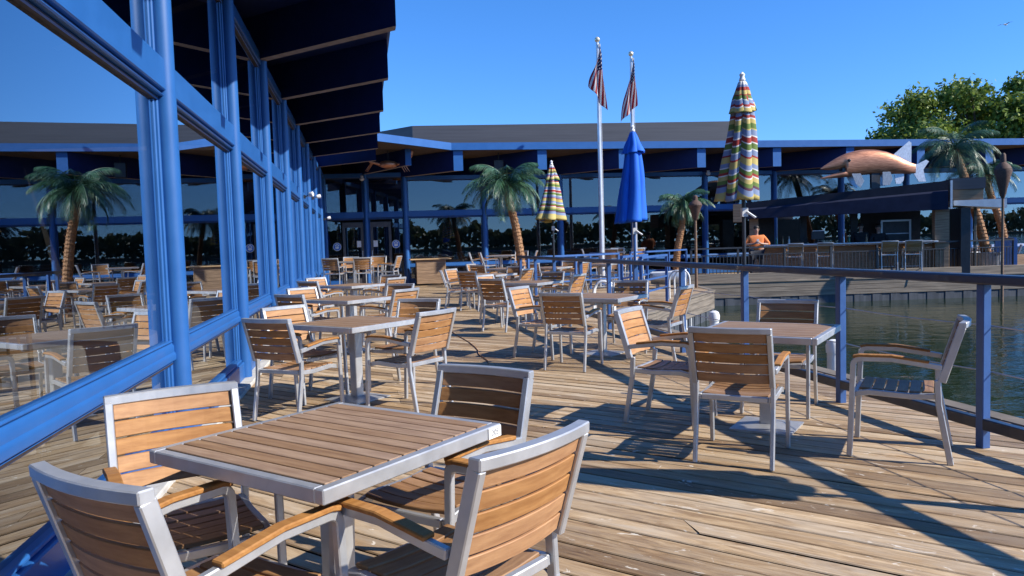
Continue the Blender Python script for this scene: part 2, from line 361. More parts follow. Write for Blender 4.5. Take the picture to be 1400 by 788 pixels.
def tag(o, label=None, cat=None, group=None, kind=None):
    if label: o['label'] = label
    if cat: o['category'] = cat
    if group: o['group'] = group
    if kind: o['kind'] = kind
    return o
def empty(name, loc=(0, 0, 0), rz=0):
    o = bpy.data.objects.new(name, None); col.objects.link(o); o.location = loc; o.rotation_euler = (0, 0, rz); o.empty_display_size = .2
    return o
def copy_tree(o, parent=None):
    c = o.copy(); col.objects.link(c)
    if parent: c.parent = parent
    for ch in list(o.children): copy_tree(ch, c)
    return c
def az(a): return Vector((sin(R(a)), cos(R(a)), 0))      # compass-like direction, 0 = straight ahead
def face(a): return -R(a)                                # z rotation that turns local +Y to azimuth a

# ------------------------------------------------------------------ layout constants
WD = Vector((-.1942, .9810, 0)); WN = Vector((.9810, .1942, 0)); W0 = Vector((-2.5, 5.4, 0))     # window wall of the near wing
def wl(t, s=0, z=0): p = W0 + WD * t + WN * s; return Vector((p.x, p.y, z))
C0 = wl(23.2); C1 = Vector((-3.95, 28.4, 0))
FD = Vector((1, .16, 0)).normalized(); FN = Vector((FD.y, -FD.x, 0))                              # far facade
def fl(t, s=0, z=0): p = C1 + FD * t + FN * s; return Vector((p.x, p.y, z))
def railx(y): return 3.06 - .208 * (y - 4.8)

# ------------------------------------------------------------------ ground, water, deck
def structure(o): return tag(o, kind='structure')
b = MB(); b.prism([(-600, -600), (600, -600), (600, 700), (-600, 700)], -3.0, -2.6); structure(b.build('ground', 'ground'))
b = MB(); b.add([(-400, -260, -.75), (600, -260, -.75), (600, 40, -.75), (-400, 40, -.75)], [(0, 1, 2, 3)]); structure(b.build('water', 'water'))
land = MB()
land.prism([(-300, -10), (-7.5, -10), (-1.6, -10)] + [tuple(wl(t, -.08)[:2]) for t in (-5, 23.2)] + [(-4.0, 28.45), (40, 35.5), (300, 36), (300, 650), (-300, 650)], -2.5, -.06)
structure(land.build('terrain', 'ground'))
b = MB(); b.prism([(-400, -420), (600, -420), (600, -250), (-400, -250)], -2.5, .4); structure(b.build('far_shore_land', 'ground'))

deck_poly = [tuple(wl(-8, .02)[:2]), (railx(-3) + .75, -3), (railx(5.5) + .78, 5.5), (railx(10) + .8, 10), (railx(13.6) + .8, 13.6), (2.85, 15.0), (3.95, 17.5), (5.5, 20.45), (5.6, 23.8), (24, 24.6), (24, 32.8), tuple(C1[:2]), tuple(C0[:2])]
def clip_line(poly, p, d):
    """parameters where the line p + t d is inside the polygon"""
    ts = []; n = len(poly)
    for i in range(n):
        a, c = Vector(poly[i]), Vector(poly[(i + 1) % n]); e = c - a; den = d.x * e.y - d.y * e.x
        if abs(den) < 1e-9: continue
        w = a - p; t = (w.x * e.y - w.y * e.x) / den; u = (w.x * d.y - w.y * d.x) / den
        if 0 <= u < 1: ts.append(t)
    ts.sort(); return list(zip(ts[::2], ts[1::2]))
def make_deck():
    d = Vector((sin(R(BOARD_AZ)), cos(R(BOARD_AZ)))); q = Vector((-d.y, d.x)); mb = MB(); tints = []; rnd = random.Random(3)
    W, G = .129, .012
    k0 = min(Vector(p).dot(q) for p in deck_poly); k1 = max(Vector(p).dot(q) for p in deck_poly)
    o = k0
    while o < k1:
        c = o + W / 2
        for (a, e) in clip_line(deck_poly, q * c, d):
            # butt joints are cut parallel to the railing, along a few framing lines
            rl = Vector((-.2036, .979)); rn = Vector((.979, .2036)); cuts = []
            for k in range(-12, 30):
                D = k * 1.22 + .35; den = d.dot(rn); tt = (D - (q * c).dot(rn)) / den
                if a + .3 < tt < e - .3 and rnd.random() < .2: cuts.append(tt)
            cuts.sort(); cuts = [v for i_, v in enumerate(cuts) if i_ == 0 or v - cuts[i_ - 1] > 1.0]
            st = [a] + cuts + [e]; sk = d.dot(rl) / max(.2, abs(q.dot(rl))) * (1 if q.dot(rl) > 0 else -1)
            for i_ in range(len(st) - 1):
                x0, x1 = st[i_] + (.0015 if i_ else 0), st[i_ + 1] - (.0015 if i_ < len(st) - 2 else 0)
                k0_, k1_ = (sk if i_ else 0), (sk if i_ < len(st) - 2 else 0)
                jz = rnd.uniform(-.002, .002); w = W / 2 - rnd.uniform(0, .0025); ch = .005; tl = rnd.uniform(-.0015, .0015)
                prof = [(-w, -.035), (-w, -ch + tl), (-w + ch, tl), (w - ch, -tl), (w, -ch - tl), (w, -.035)]
                vs = []
                for x, kk in ((x0, k0_), (x1, k1_)):
                    for (y, z) in prof:
                        P = d * (x + kk * y) + q * (c + y); vs.append((P.x, P.y, z + jz))
                fs = [(i, i + 1, 7 + i, 6 + i) for i in range(5)] + [(0, 6, 11, 5)] + [(5, 4, 3, 2, 1, 0), (6, 7, 8, 9, 10, 11)]
                mb.add(vs, [tuple(reversed(f)) for f in fs]); mb.m[-8:] = [1, 0, 0, 0, 1, 0, 1, 1]
                tints += [(rnd.random(), rnd.random(), rnd.random(), 1)] * 12
        o += W + G
    ob = mb.build('deck', ['deck', 'deckside'])
    at = ob.data.color_attributes.new('tint', 'FLOAT_COLOR', 'POINT')
    at.data.foreach_set('color', [c for t in tints for c in t])
    return structure(ob)
make_deck()
b = MB(); b.prism(deck_poly, -.10, -.045); structure(b.build('dark_underlay', 'dark'))  # added dark sheet, stands for the shade below the board gaps
# kerb of pale concrete at the foot of the windows
b = MB(); b.prism([tuple(wl(-8, .02)[:2]), tuple(wl(-8, .19)[:2]), tuple(wl(23.0, .19)[:2]), tuple(wl(23.0, .02)[:2])], -.04, .035)
structure(b.build('kerb', 'concrete', bevel=.01))
# pier face: weathered boards, then sheet piling, along the water edge
edge = [(railx(-3) + .75, -3), (railx(5.5) + .78, 5.5), (railx(10) + .8, 10), (railx(13.6) + .8, 13.6), (2.85, 15.0), (3.95, 17.5), (5.5, 20.45), (5.6, 23.8), (24, 24.6)]
pw = tag(empty('pier_wall'), 'weathered timber face of the pier dropping to the green water', 'pier wall')
bb = MB(); sp = MB(); cp = MB()
for i in range(len(edge) - 1):
    a, c = Vector((*edge[i], 0)), Vector((*edge[i + 1], 0)); t = (c - a).normalized(); n = Vector((t.y, -t.x, 0))
    for k in range(3):
        z = -.075 - k * .16
        bb.bar(a + n * .03 + Vector((0, 0, z - .03)), c + n * .03 + Vector((0, 0, z - .03)), .05, .15)
    L = (c - a).length; m = max(1, int(L / .3))
    for j in range(m):
        p = a + t * (L * (j + .5) / m); s = .03 if j % 2 else .048
        sp.box((p.x + n.x * (s - .04), p.y + n.y * (s - .04), -1.35), (L / m * .98, .06, 1.7), math.atan2(t.y, t.x))
ns = MB()
for a_, c_ in zip(edge[:-1], edge[1:]): ns.bar((*a_, -.012), (*c_, -.012), .17, .045)
ns.build('nosing_board', 'oldwood', pw, bevel=.006)
kb = MB(); kb.bar((5.7, 24.0, .13), (20, 24.55, .13), .16, .26); kb.build('shade_beam', 'oldwood', pw, bevel=.01)  # added beam, stands for the dark band of shade behind the edge
bb.build('board_face', 'oldwood', pw); sp.build('sheet_piling', 'sheetpile', pw)

# ------------------------------------------------------------------ the restaurant building
bld = tag(empty('restaurant_building'), 'long low glass restaurant with blue columns wrapping round the deck on two sides', 'building')
def wall_frame(p, q, n):
    """place local (along, out, z) boxes on the wall from p to q"""
    d = (q - p).normalized(); ang = math.atan2(d.y, d.x)
    def f(mb, a0, a1, s0, s1, z0, z1, mi=0):
        c = p + d * ((a0 + a1) / 2) + n * ((s0 + s1) / 2)
        mb.box((c.x, c.y, (z0 + z1) / 2), (abs(a1 - a0), abs(s1 - s0), z1 - z0), ang, mi)
    return f, (q - p).length, d
def pane_quad(mb, p, d, n, a0, a1, z0, z1, s=0.0):
    A, B = p + d * a0 + n * s, p + d * a1 + n * s
    mb.add([(A.x, A.y, z0), (B.x, B.y, z0), (B.x, B.y, z1), (A.x, A.y, z1)], [(0, 1, 2, 3)])
def window_bay(p, q, n, top=4.19, door=None):
    f, L, d = wall_frame(p, q, n)
    fr = MB(); a0, a1 = .06, L - .06
    spans = [(a0, a1)]; rails = []
    if door: spans = [(a0, door[0] - .04), (door[1] + .04, a1)]
    for (s0, s1) in spans:
        if s1 - s0 < .08: continue
        f(fr, s0, s1, -.06, .07, .02, .21); f(fr, s0, s1, -.05, .045, .21, .235)
        if not door:
            rails.append((s0, s1))
            f(fr, s0, s1, -.03, .035, .785, .805); f(fr, s0, s1, -.03, .03, .622, .650, 1)
    f(fr, a0, a1, -.06, .085, 2.575, 2.80)
    f(fr, a0, a1, -.05, .055, 2.555, 2.572, 1); f(fr, a0, a1, -.05, .07, 2.535, 2.553); f(fr, a0, a1, -.05, .035, 2.51, 2.533, 1)
    f(fr, a0, a1, -.06, .06, top - .06, top + .10); f(fr, a0, a1, -.05, .035, top - .10, top - .063, 1)
    for e, k in ((a0 - .02, 1), (a1 + .02, -1)):                                           # side mullions with a groove
        f(fr, e, e + k * .05, -.05, .03, .2, top - .03); f(fr, e + k * .052, e + k * .066, -.05, .008, .2, top - .06, 1); f(fr, e + k * .068, e + k * .088, -.05, .016, .2, top - .06)
    w = fr.build('window', ['blue', 'groove'], bld, bevel=.008)
    pn = MB()
    if not door:
        pane_quad(pn, p, d, n, a0, a1, .2, .66); pane_quad(pn, p, d, n, a0, a1, .78, 2.52)
    else:
        for (s0, s1) in spans: pane_quad(pn, p, d, n, s0, s1, .2, 2.52)
    pane_quad(pn, p, d, n, a0, a1, 2.78, top - .06)
    pn.build('pane', 'glass', w)
    for (s0, s1) in rails:                                                                  # rounded sill rail
        sr = MB(); pr = [(-.05, .658), (.044, .658), (.054, .666), (.056, .70), (.050, .716), (.044, .722), (.044, .765), (.030, .783), (-.05, .783)]; k = len(pr); vs = []
        for a in (s0, s1):
            for o_, z in pr: P = p + d * a + n * o_; vs.append((P.x, P.y, z))
        sr.add(vs, [(i, (i + 1) % k, k + (i + 1) % k, k + i) for i in range(k)] + [tuple(range(k - 1, -1, -1)), tuple(range(k, 2 * k))]); sr.build('sill_rail', 'blue', w, smooth=40)
    return w
def column(p, n, top, r=.073):
    mb = MB(); c = p + n * .062
    mb.lathe([(r, 0), (r, top)], (c.x, c.y, 0), 20)
    ang = math.atan2(n.y, n.x); mb.box((p.x - n.x * .02, p.y - n.y * .02, top / 2), (.09, .11, top), ang)
    mb.lathe([(r + .012, 0), (r + .012, .02)], (c.x, c.y, 0), 20)
    return mb.build('column', 'blue', bld, smooth=40)
# near wing along the left
TL = [-9.4, -6.4, -3.45, 0, 2.9, 5.8, 8.7, 11.6, 14.5, 17.4, 20.3, 23.2]
for i, t in enumerate(TL):
    if t >= -6.5: column(wl(t), WN, 4.25)
    if t >= -6.5 and i < len(TL) - 1: window_bay(wl(t), wl(TL[i + 1]), WN, 4.19)
RV = Vector((2.25, -1.45, 0))                                   # rafters run out at a slant, their ends cut along the eave
def slant_rafter(root, tip, along, zr, zb, H, h, back):
    mb = MB(); t = (tip - root).normalized(); r = root - t * back; vs = []
    for k in (-1, 1):
        for P, z in ((r, zr), (tip, zb), (tip, zb + H), (r, zr + H)): q = P + along * (h * k); vs.append((q.x, q.y, z))
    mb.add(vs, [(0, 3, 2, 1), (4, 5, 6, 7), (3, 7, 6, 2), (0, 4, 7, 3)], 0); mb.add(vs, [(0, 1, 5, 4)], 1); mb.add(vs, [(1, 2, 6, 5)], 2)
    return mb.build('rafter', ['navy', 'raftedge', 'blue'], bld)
for t in TL[1:-1]: slant_rafter(wl(t), wl(t) + RV, WD, 4.2, 4.2, .62, .10, 3.5)
ZR = 4.825
q0, q1 = wl(-9.4) + RV, wl(20.3) + RV
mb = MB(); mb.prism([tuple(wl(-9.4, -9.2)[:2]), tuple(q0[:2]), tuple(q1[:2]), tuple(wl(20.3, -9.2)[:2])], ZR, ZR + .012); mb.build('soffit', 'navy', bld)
mb = MB(); mb.prism([tuple(wl(-9.4, -9.2)[:2]), tuple(q0[:2]), tuple(q1[:2]), tuple(wl(20.3, -9.2)[:2])], ZR + .014, ZR + .14); mb.build('roof', 'roofing', bld)
fa = MB(); fa.bar(q0 + WN * .02 + Vector((0, 0, ZR + .10)), q1 + WN * .02 + Vector((0, 0, ZR + .10)), .04, .22); fa.build('fascia', 'blue', bld)
# door wing in the inner corner
K = C0 + (C1 - C0) * .52; DN = Vector(((C1 - C0).y, -(C1 - C0).x, 0)).normalized()
for p in (K,): column(p, DN, 4.2)
L0 = (K - C0).length; L1 = (C1 - K).length
w0 = window_bay(C0, K, DN, 4.15, door=(L0 - .93, L0 - .11)); w1 = window_bay(K, C1, DN, 4.15, door=(.11, .93))
def make_door(p, d, n, w, hinge_right):
    ang = math.atan2(d.y, d.x); mb = MB(); t = .045
    def bx(a0, a1, z0, z1, s0=-.02, s1=.025, mi=0, m=mb):
        c = p + d * ((a0 + a1) / 2) + n * ((s0 + s1) / 2); m.box((c.x, c.y, (z0 + z1) / 2), (a1 - a0, s1 - s0, z1 - z0), ang, mi)
    bx(0, .10, .02, 2.42); bx(w - .10, w, .02, 2.42); bx(.1, w - .1, .02, .3); bx(.1, w - .1, 2.22, 2.42)
    dr = mb.build('door', 'bronze', bld, bevel=.004)
    g = MB(); A, B = p + d * .1, p + d * (w - .1); g.add([(A.x, A.y, .3), (B.x, B.y, .3), (B.x, B.y, 2.22), (A.x, A.y, 2.22)], [(0, 1, 2, 3)]); g.build('pane', 'glass', dr)
    h = MB(); a = .05 if hinge_right else w - .05; c = p + d * a + n * .07; h.tube([(c.x, c.y, .95), (c.x, c.y, 1.35)], .012, 8); h.build('handle', 'pole', dr)
    pp = MB(); a = w - .26 if not hinge_right else .10; bx(a, a + .16, 1.48, 1.72, .012, .016, 0, pp); pp.build('paper_notice', 'paper', dr)
dd = (K - C0).normalized()
make_door(C0 + dd * (L0 - .91), dd, DN, .78, False); dd2 = (C1 - K).normalized(); make_door(K + dd2 * .13, dd2, DN, .78, True)
def round_sign(p, n, z):
    s = MB(); d = Vector((-n.y, n.x, 0)); r = .155
    def disc(rr, off, z0=z, k=(1, 1), mi=0, cx=0):
        c = p + n * off; vs = [c + d * (rr * k[0] * cos(2 * pi * j / 24) + cx) + Vector((0, 0, z0 + rr * k[1] * sin(2 * pi * j / 24))) for j in range(24)]
        vs2 = [v + n * .003 for v in vs]
        s.add(vs + vs2, [tuple(range(23, -1, -1)), tuple(range(24, 48))] + [(j, (j + 1) % 24, 24 + (j + 1) % 24, 24 + j) for j in range(24)], mi)
    disc(r, .010, mi=1); disc(r * .88, .014, mi=0)
    disc(.075, .018, z - .035, (1, .62), 1); disc(.028, .018, z + .045, (1.2, 1), 1, -.05); disc(.028, .018, z + .045, (1.2, 1), 1, .05); disc(.022, .018, z + .095, (2.2, .7), 1)
    return s
round_sign(C0 + dd * (L0 - 1.13), DN, 1.52).build('round_sticker', ['signblue', 'paper'], w0); round_sign(K + dd2 * 1.07, DN, 1.56).build('round_sticker', ['signblue', 'paper'], w1)
# far facade bays
NF = 9; SP = 3.0
for i in range(NF + 1):
    column(fl(i * SP), FN, 4.1, .095)
    if i < NF: window_bay(fl(i * SP), fl((i + 1) * SP), FN, 4.02)
RT = Vector((2.2, -2.05, 0))
for i in range(0, NF): slant_rafter(fl(i * SP), fl(i * SP) + RT, FD, 4.10, 4.05, .70, .165, 2.5)
slant_rafter(K + Vector((-.1, .1, 0)), K + Vector((2.0, -2.55, 0)), (C1 - C0).normalized(), 4.2, 4.22, .70, .10, 1.5)
# roof of the far wing
F0 = fl(0) + RT + FD * -.25 + FN * .08; F1 = F0 + FD * 30; G0 = wl(20.3) + RV
mb = MB(); zt = 4.76
E0 = fl(30, -14); E1 = Vector((-14, 44, 0)); Q0 = wl(20.3, 0)
mb.prism([tuple(F0[:2]), tuple(F1[:2]), tuple(E0[:2]), (-20, 46), tuple(wl(20.3, -9.3)[:2]), tuple(wl(20.3, -3)[:2]), tuple(Q0[:2]), tuple(G0[:2])],
         [zt, zt, zt, zt, zt, 4.80, 4.82, 4.83], [zt + .1, zt + .1, zt + .1, zt + .1, 4.95, 4.98, 4.98, 4.98])
mb.build('roof', ['soffit'], bld)
fa = MB(); fa.bar(F0 + Vector((0, 0, zt + .12)), F1 + Vector((0, 0, zt + .12)), .08, .25)
fa.bar(G0 + Vector((0, 0, 4.94)), F0 + Vector((0, 0, zt + .12)), .08, .25)
fa.build('fascia', 'blue', bld)
mb = MB(); mb.prism([(-4.15, 33), (10.5, 35.2), (10.5, 44), (-12, 44), (-11.5, 40)], 4.8, [6.72, 6.85, 6.85, 6.9, 6.9])
mb.build('roof_screen', 'greymetal', bld)
mb = MB(); mb.ball((-4.15, 29.3, 4.95), (.30, .30, .36), 16, 10); mb.lathe([(.34, -.1), (.34, 0)], (-4.15, 29.3, 4.95), 16)
mb.build('roof_dome', 'white', bld, smooth=50)
# inside: floor, back walls
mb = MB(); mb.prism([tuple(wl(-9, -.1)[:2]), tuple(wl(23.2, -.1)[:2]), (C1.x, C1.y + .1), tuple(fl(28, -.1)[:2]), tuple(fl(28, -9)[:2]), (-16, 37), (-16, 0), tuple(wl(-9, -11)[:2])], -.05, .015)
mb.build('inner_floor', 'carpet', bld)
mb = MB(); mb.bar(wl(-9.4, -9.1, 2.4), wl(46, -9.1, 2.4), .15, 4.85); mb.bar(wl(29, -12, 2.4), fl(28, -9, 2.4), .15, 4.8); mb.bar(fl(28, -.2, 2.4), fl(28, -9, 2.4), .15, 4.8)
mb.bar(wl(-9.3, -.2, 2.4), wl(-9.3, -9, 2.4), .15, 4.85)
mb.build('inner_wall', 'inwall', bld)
# small fittings under the eaves and on the mullions
def flood(t, z, k):
    r = empty('floodlight', wl(t, .15, z)); r.rotation_euler.z = math.atan2(WN.y, WN.x); r.scale = (.75, .75, .75)
    mb = MB(); mb.box((.03, 0, 0), (.06, .1, .1)); mb.tube([(.05, 0, 0), (.14, k * .05, .04)], .015, 6); mb.build('bracket', 'dark', r)
    mb = MB(); mb.lathe([(.045, 0), (.07, .05), (.075, .14), (.06, .15)], (0, 0, 0), 12); o = mb.build('lamp_head', 'canister', r, smooth=40); o.location = (.15, k * .05, .05); o.rotation_euler = (0, R(80), k * R(20))
    return r
fg = 'white floodlights clipped to the blue mullions'
for t, z, k, lb in ((14.5, 2.78, 1, 'white floodlight higher of the pair on the far window column'), (11.6, 2.62, -1, 'white floodlight on the window column nearer than the pair'),
                    (20.3, 2.45, 1, 'white floodlight low on the last column before the doors')):
    tag(flood(t, z, k), lb, 'floodlight', fg)
# round lamps under the eaves
for p, lb in ((Vector((-5.45, 27.9, 4.0)), 'small round white lamp above the twin doors'), (fl(12, .35, 4.0), 'small round white lamp under the eave left of the striped umbrella')):
    mb = MB(); mb.ball((0, 0, 0), (.09, .09, .07), 12, 8); mb.lathe([(.05, .05), (.06, .12)], (0, 0, 0), 10)
    tag(mb.build('eave_lamp', 'canister', None, smooth=50, loc=p), lb, 'lamp')
# loudspeaker under the eave and copper crab hung there
r = tag(empty('loudspeaker', fl(3.4, 1.5, 4.25)), 'black box loudspeaker hung under the eave above the palm', 'loudspeaker')
mb = MB(); mb.box((0, 0, 0), (.36, .3, .5)); mb.build('cabinet', 'blackplastic', r, bevel=.02)
mb = MB(); mb.box((0, -.155, 0), (.3, .012, .44)); mb.build('grille', 'dark', r); mb = MB(); mb.tube([(0, 0, .25), (0, 0, .52)], .02, 6); mb.build('bracket', 'dark', r)
r = tag(empty('crab_sculpture', (-4.15, 26.0, 4.30), R(20)), 'copper coloured crab sculpture hung under the corner eave', 'sculpture')
mb = MB(); mb.ball((0, 0, 0), (.34, .22, .14), 16, 8); mb.build('shell', 'copper', r, smooth=50)
for s in (-1, 1):
    mb = MB(); mb.tube([(s * .28, -.05, 0), (s * .62, -.1, .06), (s * .80, -.1, .30)], [.04, .045, .05], 7); mb.ball((s * .78, -.1, .42), (.10, .06, .15), 10, 6); mb.tube([(s * .74, -.1, .5), (s * .62, -.1, .66)], [.05, .012], 6); mb.tube([(s * .82, -.1, .5), (s * .80, -.1, .70)], [.04, .01], 6); mb.build('claw', 'copper', r, smooth=50)
    for k in range(3):
        mb = MB(); a = .1 + .12 * k; mb.tube([(s * .25, a - .1, -.02), (s * (.55 - .04 * k), a, .08), (s * (.78 - .06 * k), a + .05, -.22)], [.03, .024, .008], 6); mb.build('leg', 'copper', r, smooth=50)
mb = MB(); mb.tube([(0, 0, .1), (0, 0, .6)], .012, 6); mb.build('hanger', 'dark', r)

# ------------------------------------------------------------------ chairs and tables
def arc(c, r, a0, a1, n): return [(c[0] + r * cos(R(a0 + (a1 - a0) * i / n)), c[1] + r * sin(R(a0 + (a1 - a0) * i / n))) for i in range(n + 1)]
def make_chair(h=0.0):
    """armchair facing local +Y; h lifts the seat for the bar-height kind"""
    root = empty('bar_chair' if h else 'armchair'); zs = .428 + h; hw = .234; X = (1, 0, 0)
    def back_y(z): return -.225 - .13 * (z - zs) / .42
    for s in (-1, 1):
        mb = MB(); x = s * hw                                           # rear leg, splayed back
        mb.sweep([(x, -.30 - h * .05, 0), (x, -.235, zs - .06), (x, -.228, zs + .09)], X, .026, .036); mb.build('leg', 'metal', root, bevel=.004)
    for s in (-1, 1):                                                   # front leg bends into the arm rail
        mb = MB(); x = s * (hw + .018); zt = zs + .205
        pts = [(x, .262 + h * .04, 0), (x, .238, zt - .05)] + [(x, p[0], p[1]) for p in arc((.198, zt - .04), .04, 0, 90, 4)] + [(x, .02, zt + .004), (x, -.17, zt - .022), (x - s * .004, -.252, zt - .034)]
        mb.sweep(pts, X, .026, .034); mb.build('leg', 'metal', root, bevel=.004)
        mb = MB(); pts = [(x, .24, zt + .012), (x, .20, zt + .0215), (x, .02, zt + .024), (x, -.185, zt - .002)]
        mb.sweep(pts, X, .046, .017); mb.build('armrest', 'slat', root, bevel=.004)
    mb = MB()                                                           # seat frame
    for s in (-1, 1): mb.sweep([(s * .218, .235, zs - .03), (s * .218, .15, zs - .012), (s * .218, -.08, zs - .022), (s * .218, -.235, zs - .012)], X, .028, .036)
    mb.bar((-.204, .228, zs - .028), (.204, .228, zs - .028), .028, .034); mb.bar((-.204, -.226, zs - .012), (.204, -.226, zs - .012), .028, .034)
    if h:
        for s in (-1, 1): mb.bar((s * hw, -.27, .26), (s * (hw + .01), .25, .26), .022, .022)
        mb.bar((-hw, .248, .32), (hw, .248, .32), .022, .026)
    mb.build('seat_frame', 'metal', root, bevel=.004)
    mb = MB()                                                           # seat slats, dished
    for k in range(6):
        y0 = .208 - k * .0705; pr = []
        for j in range(5):
            x = -.203 + .1015 * j; pr.append((x, y0 - .031, zs + .006 - .012 * (1 - (x / .203) ** 2) - .010 * max(0, 1 - abs(y0 - .02) / .2)))
        mb.sweep(pr, (0, 1, 0), .062, .016)
    mb.build('seat', 'seatslat', root, bevel=.003)
    mb = MB()                                                           # back frame, top rail bowed backwards
    def bow(x): return -.030 * (1 - (x / hw) ** 2)
    zb, zt = zs + .085, zs + .418
    for s in (-1, 1):
        mb.sweep([(s * hw, back_y(zb - .005) - .002, zb - .005), (s * hw, back_y(zt), zt)], X, .030, .046)
    n = 8; vs = []
    for j in range(n + 1):
        x = -(hw + .015) + (2 * hw + .03) * j / n; y = back_y(zt) + bow(x * .94)
        for (dy, dz) in ((-.023, -.018), (.021, -.018), (.019, .018), (-.025, .018)): vs.append((x, y + dy, zt + .012 + dz))
    fs = [(0, 1, 2, 3), tuple(4 * n + i for i in (3, 2, 1, 0))] + [(4 * i + j, 4 * i + 4 + j, 4 * i + 4 + (j + 1) % 4, 4 * i + (j + 1) % 4) for i in range(n) for j in range(4)]
    mb.add(vs, fs); mb.build('back_frame', 'metal', root, bevel=.004)
    mb = MB(); n = 8                                                    # five curved back slats
    for k in range(5):
        z0 = zb + .010 + k * .0652; z1 = z0 + .0572; vs = []
        for j in range(n + 1):
            x = -.219 + .438 * j / n
            for (dy, z) in ((-.009, z0), (.009, z0), (.009, z1), (-.009, z1)): vs.append((x, back_y(z) + bow(x) + dy + .002, z))
        fs = [(0, 1, 2, 3), tuple(4 * n + i for i in (3, 2, 1, 0))] + [(4 * i + j, 4 * i + 4 + j, 4 * i + 4 + (j + 1) % 4, 4 * i + (j + 1) % 4) for i in range(n) for j in range(4)]
        mb.add(vs, fs)
    mb.build('backrest', 'slat', root, bevel=.003)
    return root
def make_table(h=.74):
    root = empty('bar_table' if h > .9 else 'dining_table'); a = .445
    mb = MB(); t = .047; z = h - t / 2 - .003; w = .037
    for s in (-1, 1):
        mb.box((s * (a - w / 2), 0, z), (w, 2 * a, t)); mb.box((0, s * (a - w / 2), z - .0005), (2 * a - 2 * w, w, t))
    mb.build('top_frame', 'metal', root, bevel=.004)
    mb = MB(); n = 12; wd = (2 * a - 2 * w) / n
    for k in range(n): mb.box((0, -a + w + wd * (k + .5), h - .010), (2 * a - 2 * w, wd - .007, .018))
    mb.build('tabletop', 'topslatx', root, bevel=.002)
    mb = MB(); mb.box((0, 0, h - .085), (.5, .06, .045)); mb.box((0, 0, h - .083), (.06, .5, .045)); mb.build('bracket', 'metal', root)
    mb = MB(); mb.box((0, 0, (h - .08) / 2 + .01), (.088, .088, h - .09)); mb.build('pedestal', 'metal', root, bevel=.006)
    mb = MB(); p = .22; vs = [(-p, -p, 0), (p, -p, 0), (p, p, 0), (-p, p, 0), (-p, -p, .012), (p, -p, .012), (p, p, .012), (-p, p, .012), (-.06, -.06, .03), (.06, -.06, .03), (.06, .06, .03), (-.06, .06, .03)]
    mb.add(vs, [(3, 2, 1, 0), (0, 1, 5, 4), (1, 2, 6, 5), (2, 3, 7, 6), (3, 0, 4, 7), (4, 5, 9, 8), (5, 6, 10, 9), (6, 7, 11, 10), (7, 4, 8, 11), (8, 9, 10, 11)])
    mb.build('base_plate', 'metal', root)
    return root
M['topslatx'] = vary('tabletop_board', (.22, .13, .074), (.33, .21, .125), 5, .6, stretch=(1, 9, 9), rand=.10, bump=.15, isl=.14, spec=.35)
CH, BC, TB, BT = make_chair(), make_chair(.30), make_table(), make_table(1.06)
used = {'c': 0, 'b': 0, 't': 0, 'h': 0}
def inst(proto, key): used[key] += 1; return proto if used[key] == 1 else copy_tree(proto)
CG, TG, BG = 'wood slat armchairs at the deck tables', 'square slatted tables on the deck', 'bar height slatted chairs'
def put_chair(x, y, a, label, bar=False, z=0):
    o = inst(BC if bar else CH, 'b' if bar else 'c'); o.location = (x, y, z); o.rotation_euler = (0, 0, face(a))
    return tag(o, label, 'bar chair' if bar else 'armchair', BG if bar else CG)
def put_table(x, y, a, label, bar=False):
    o = inst(BT if bar else TB, 'h' if bar else 't'); o.location = (x, y, 0); o.rotation_euler = (0, 0, face(a))
    return tag(o, label, 'table', 'bar height tables' if bar else TG)
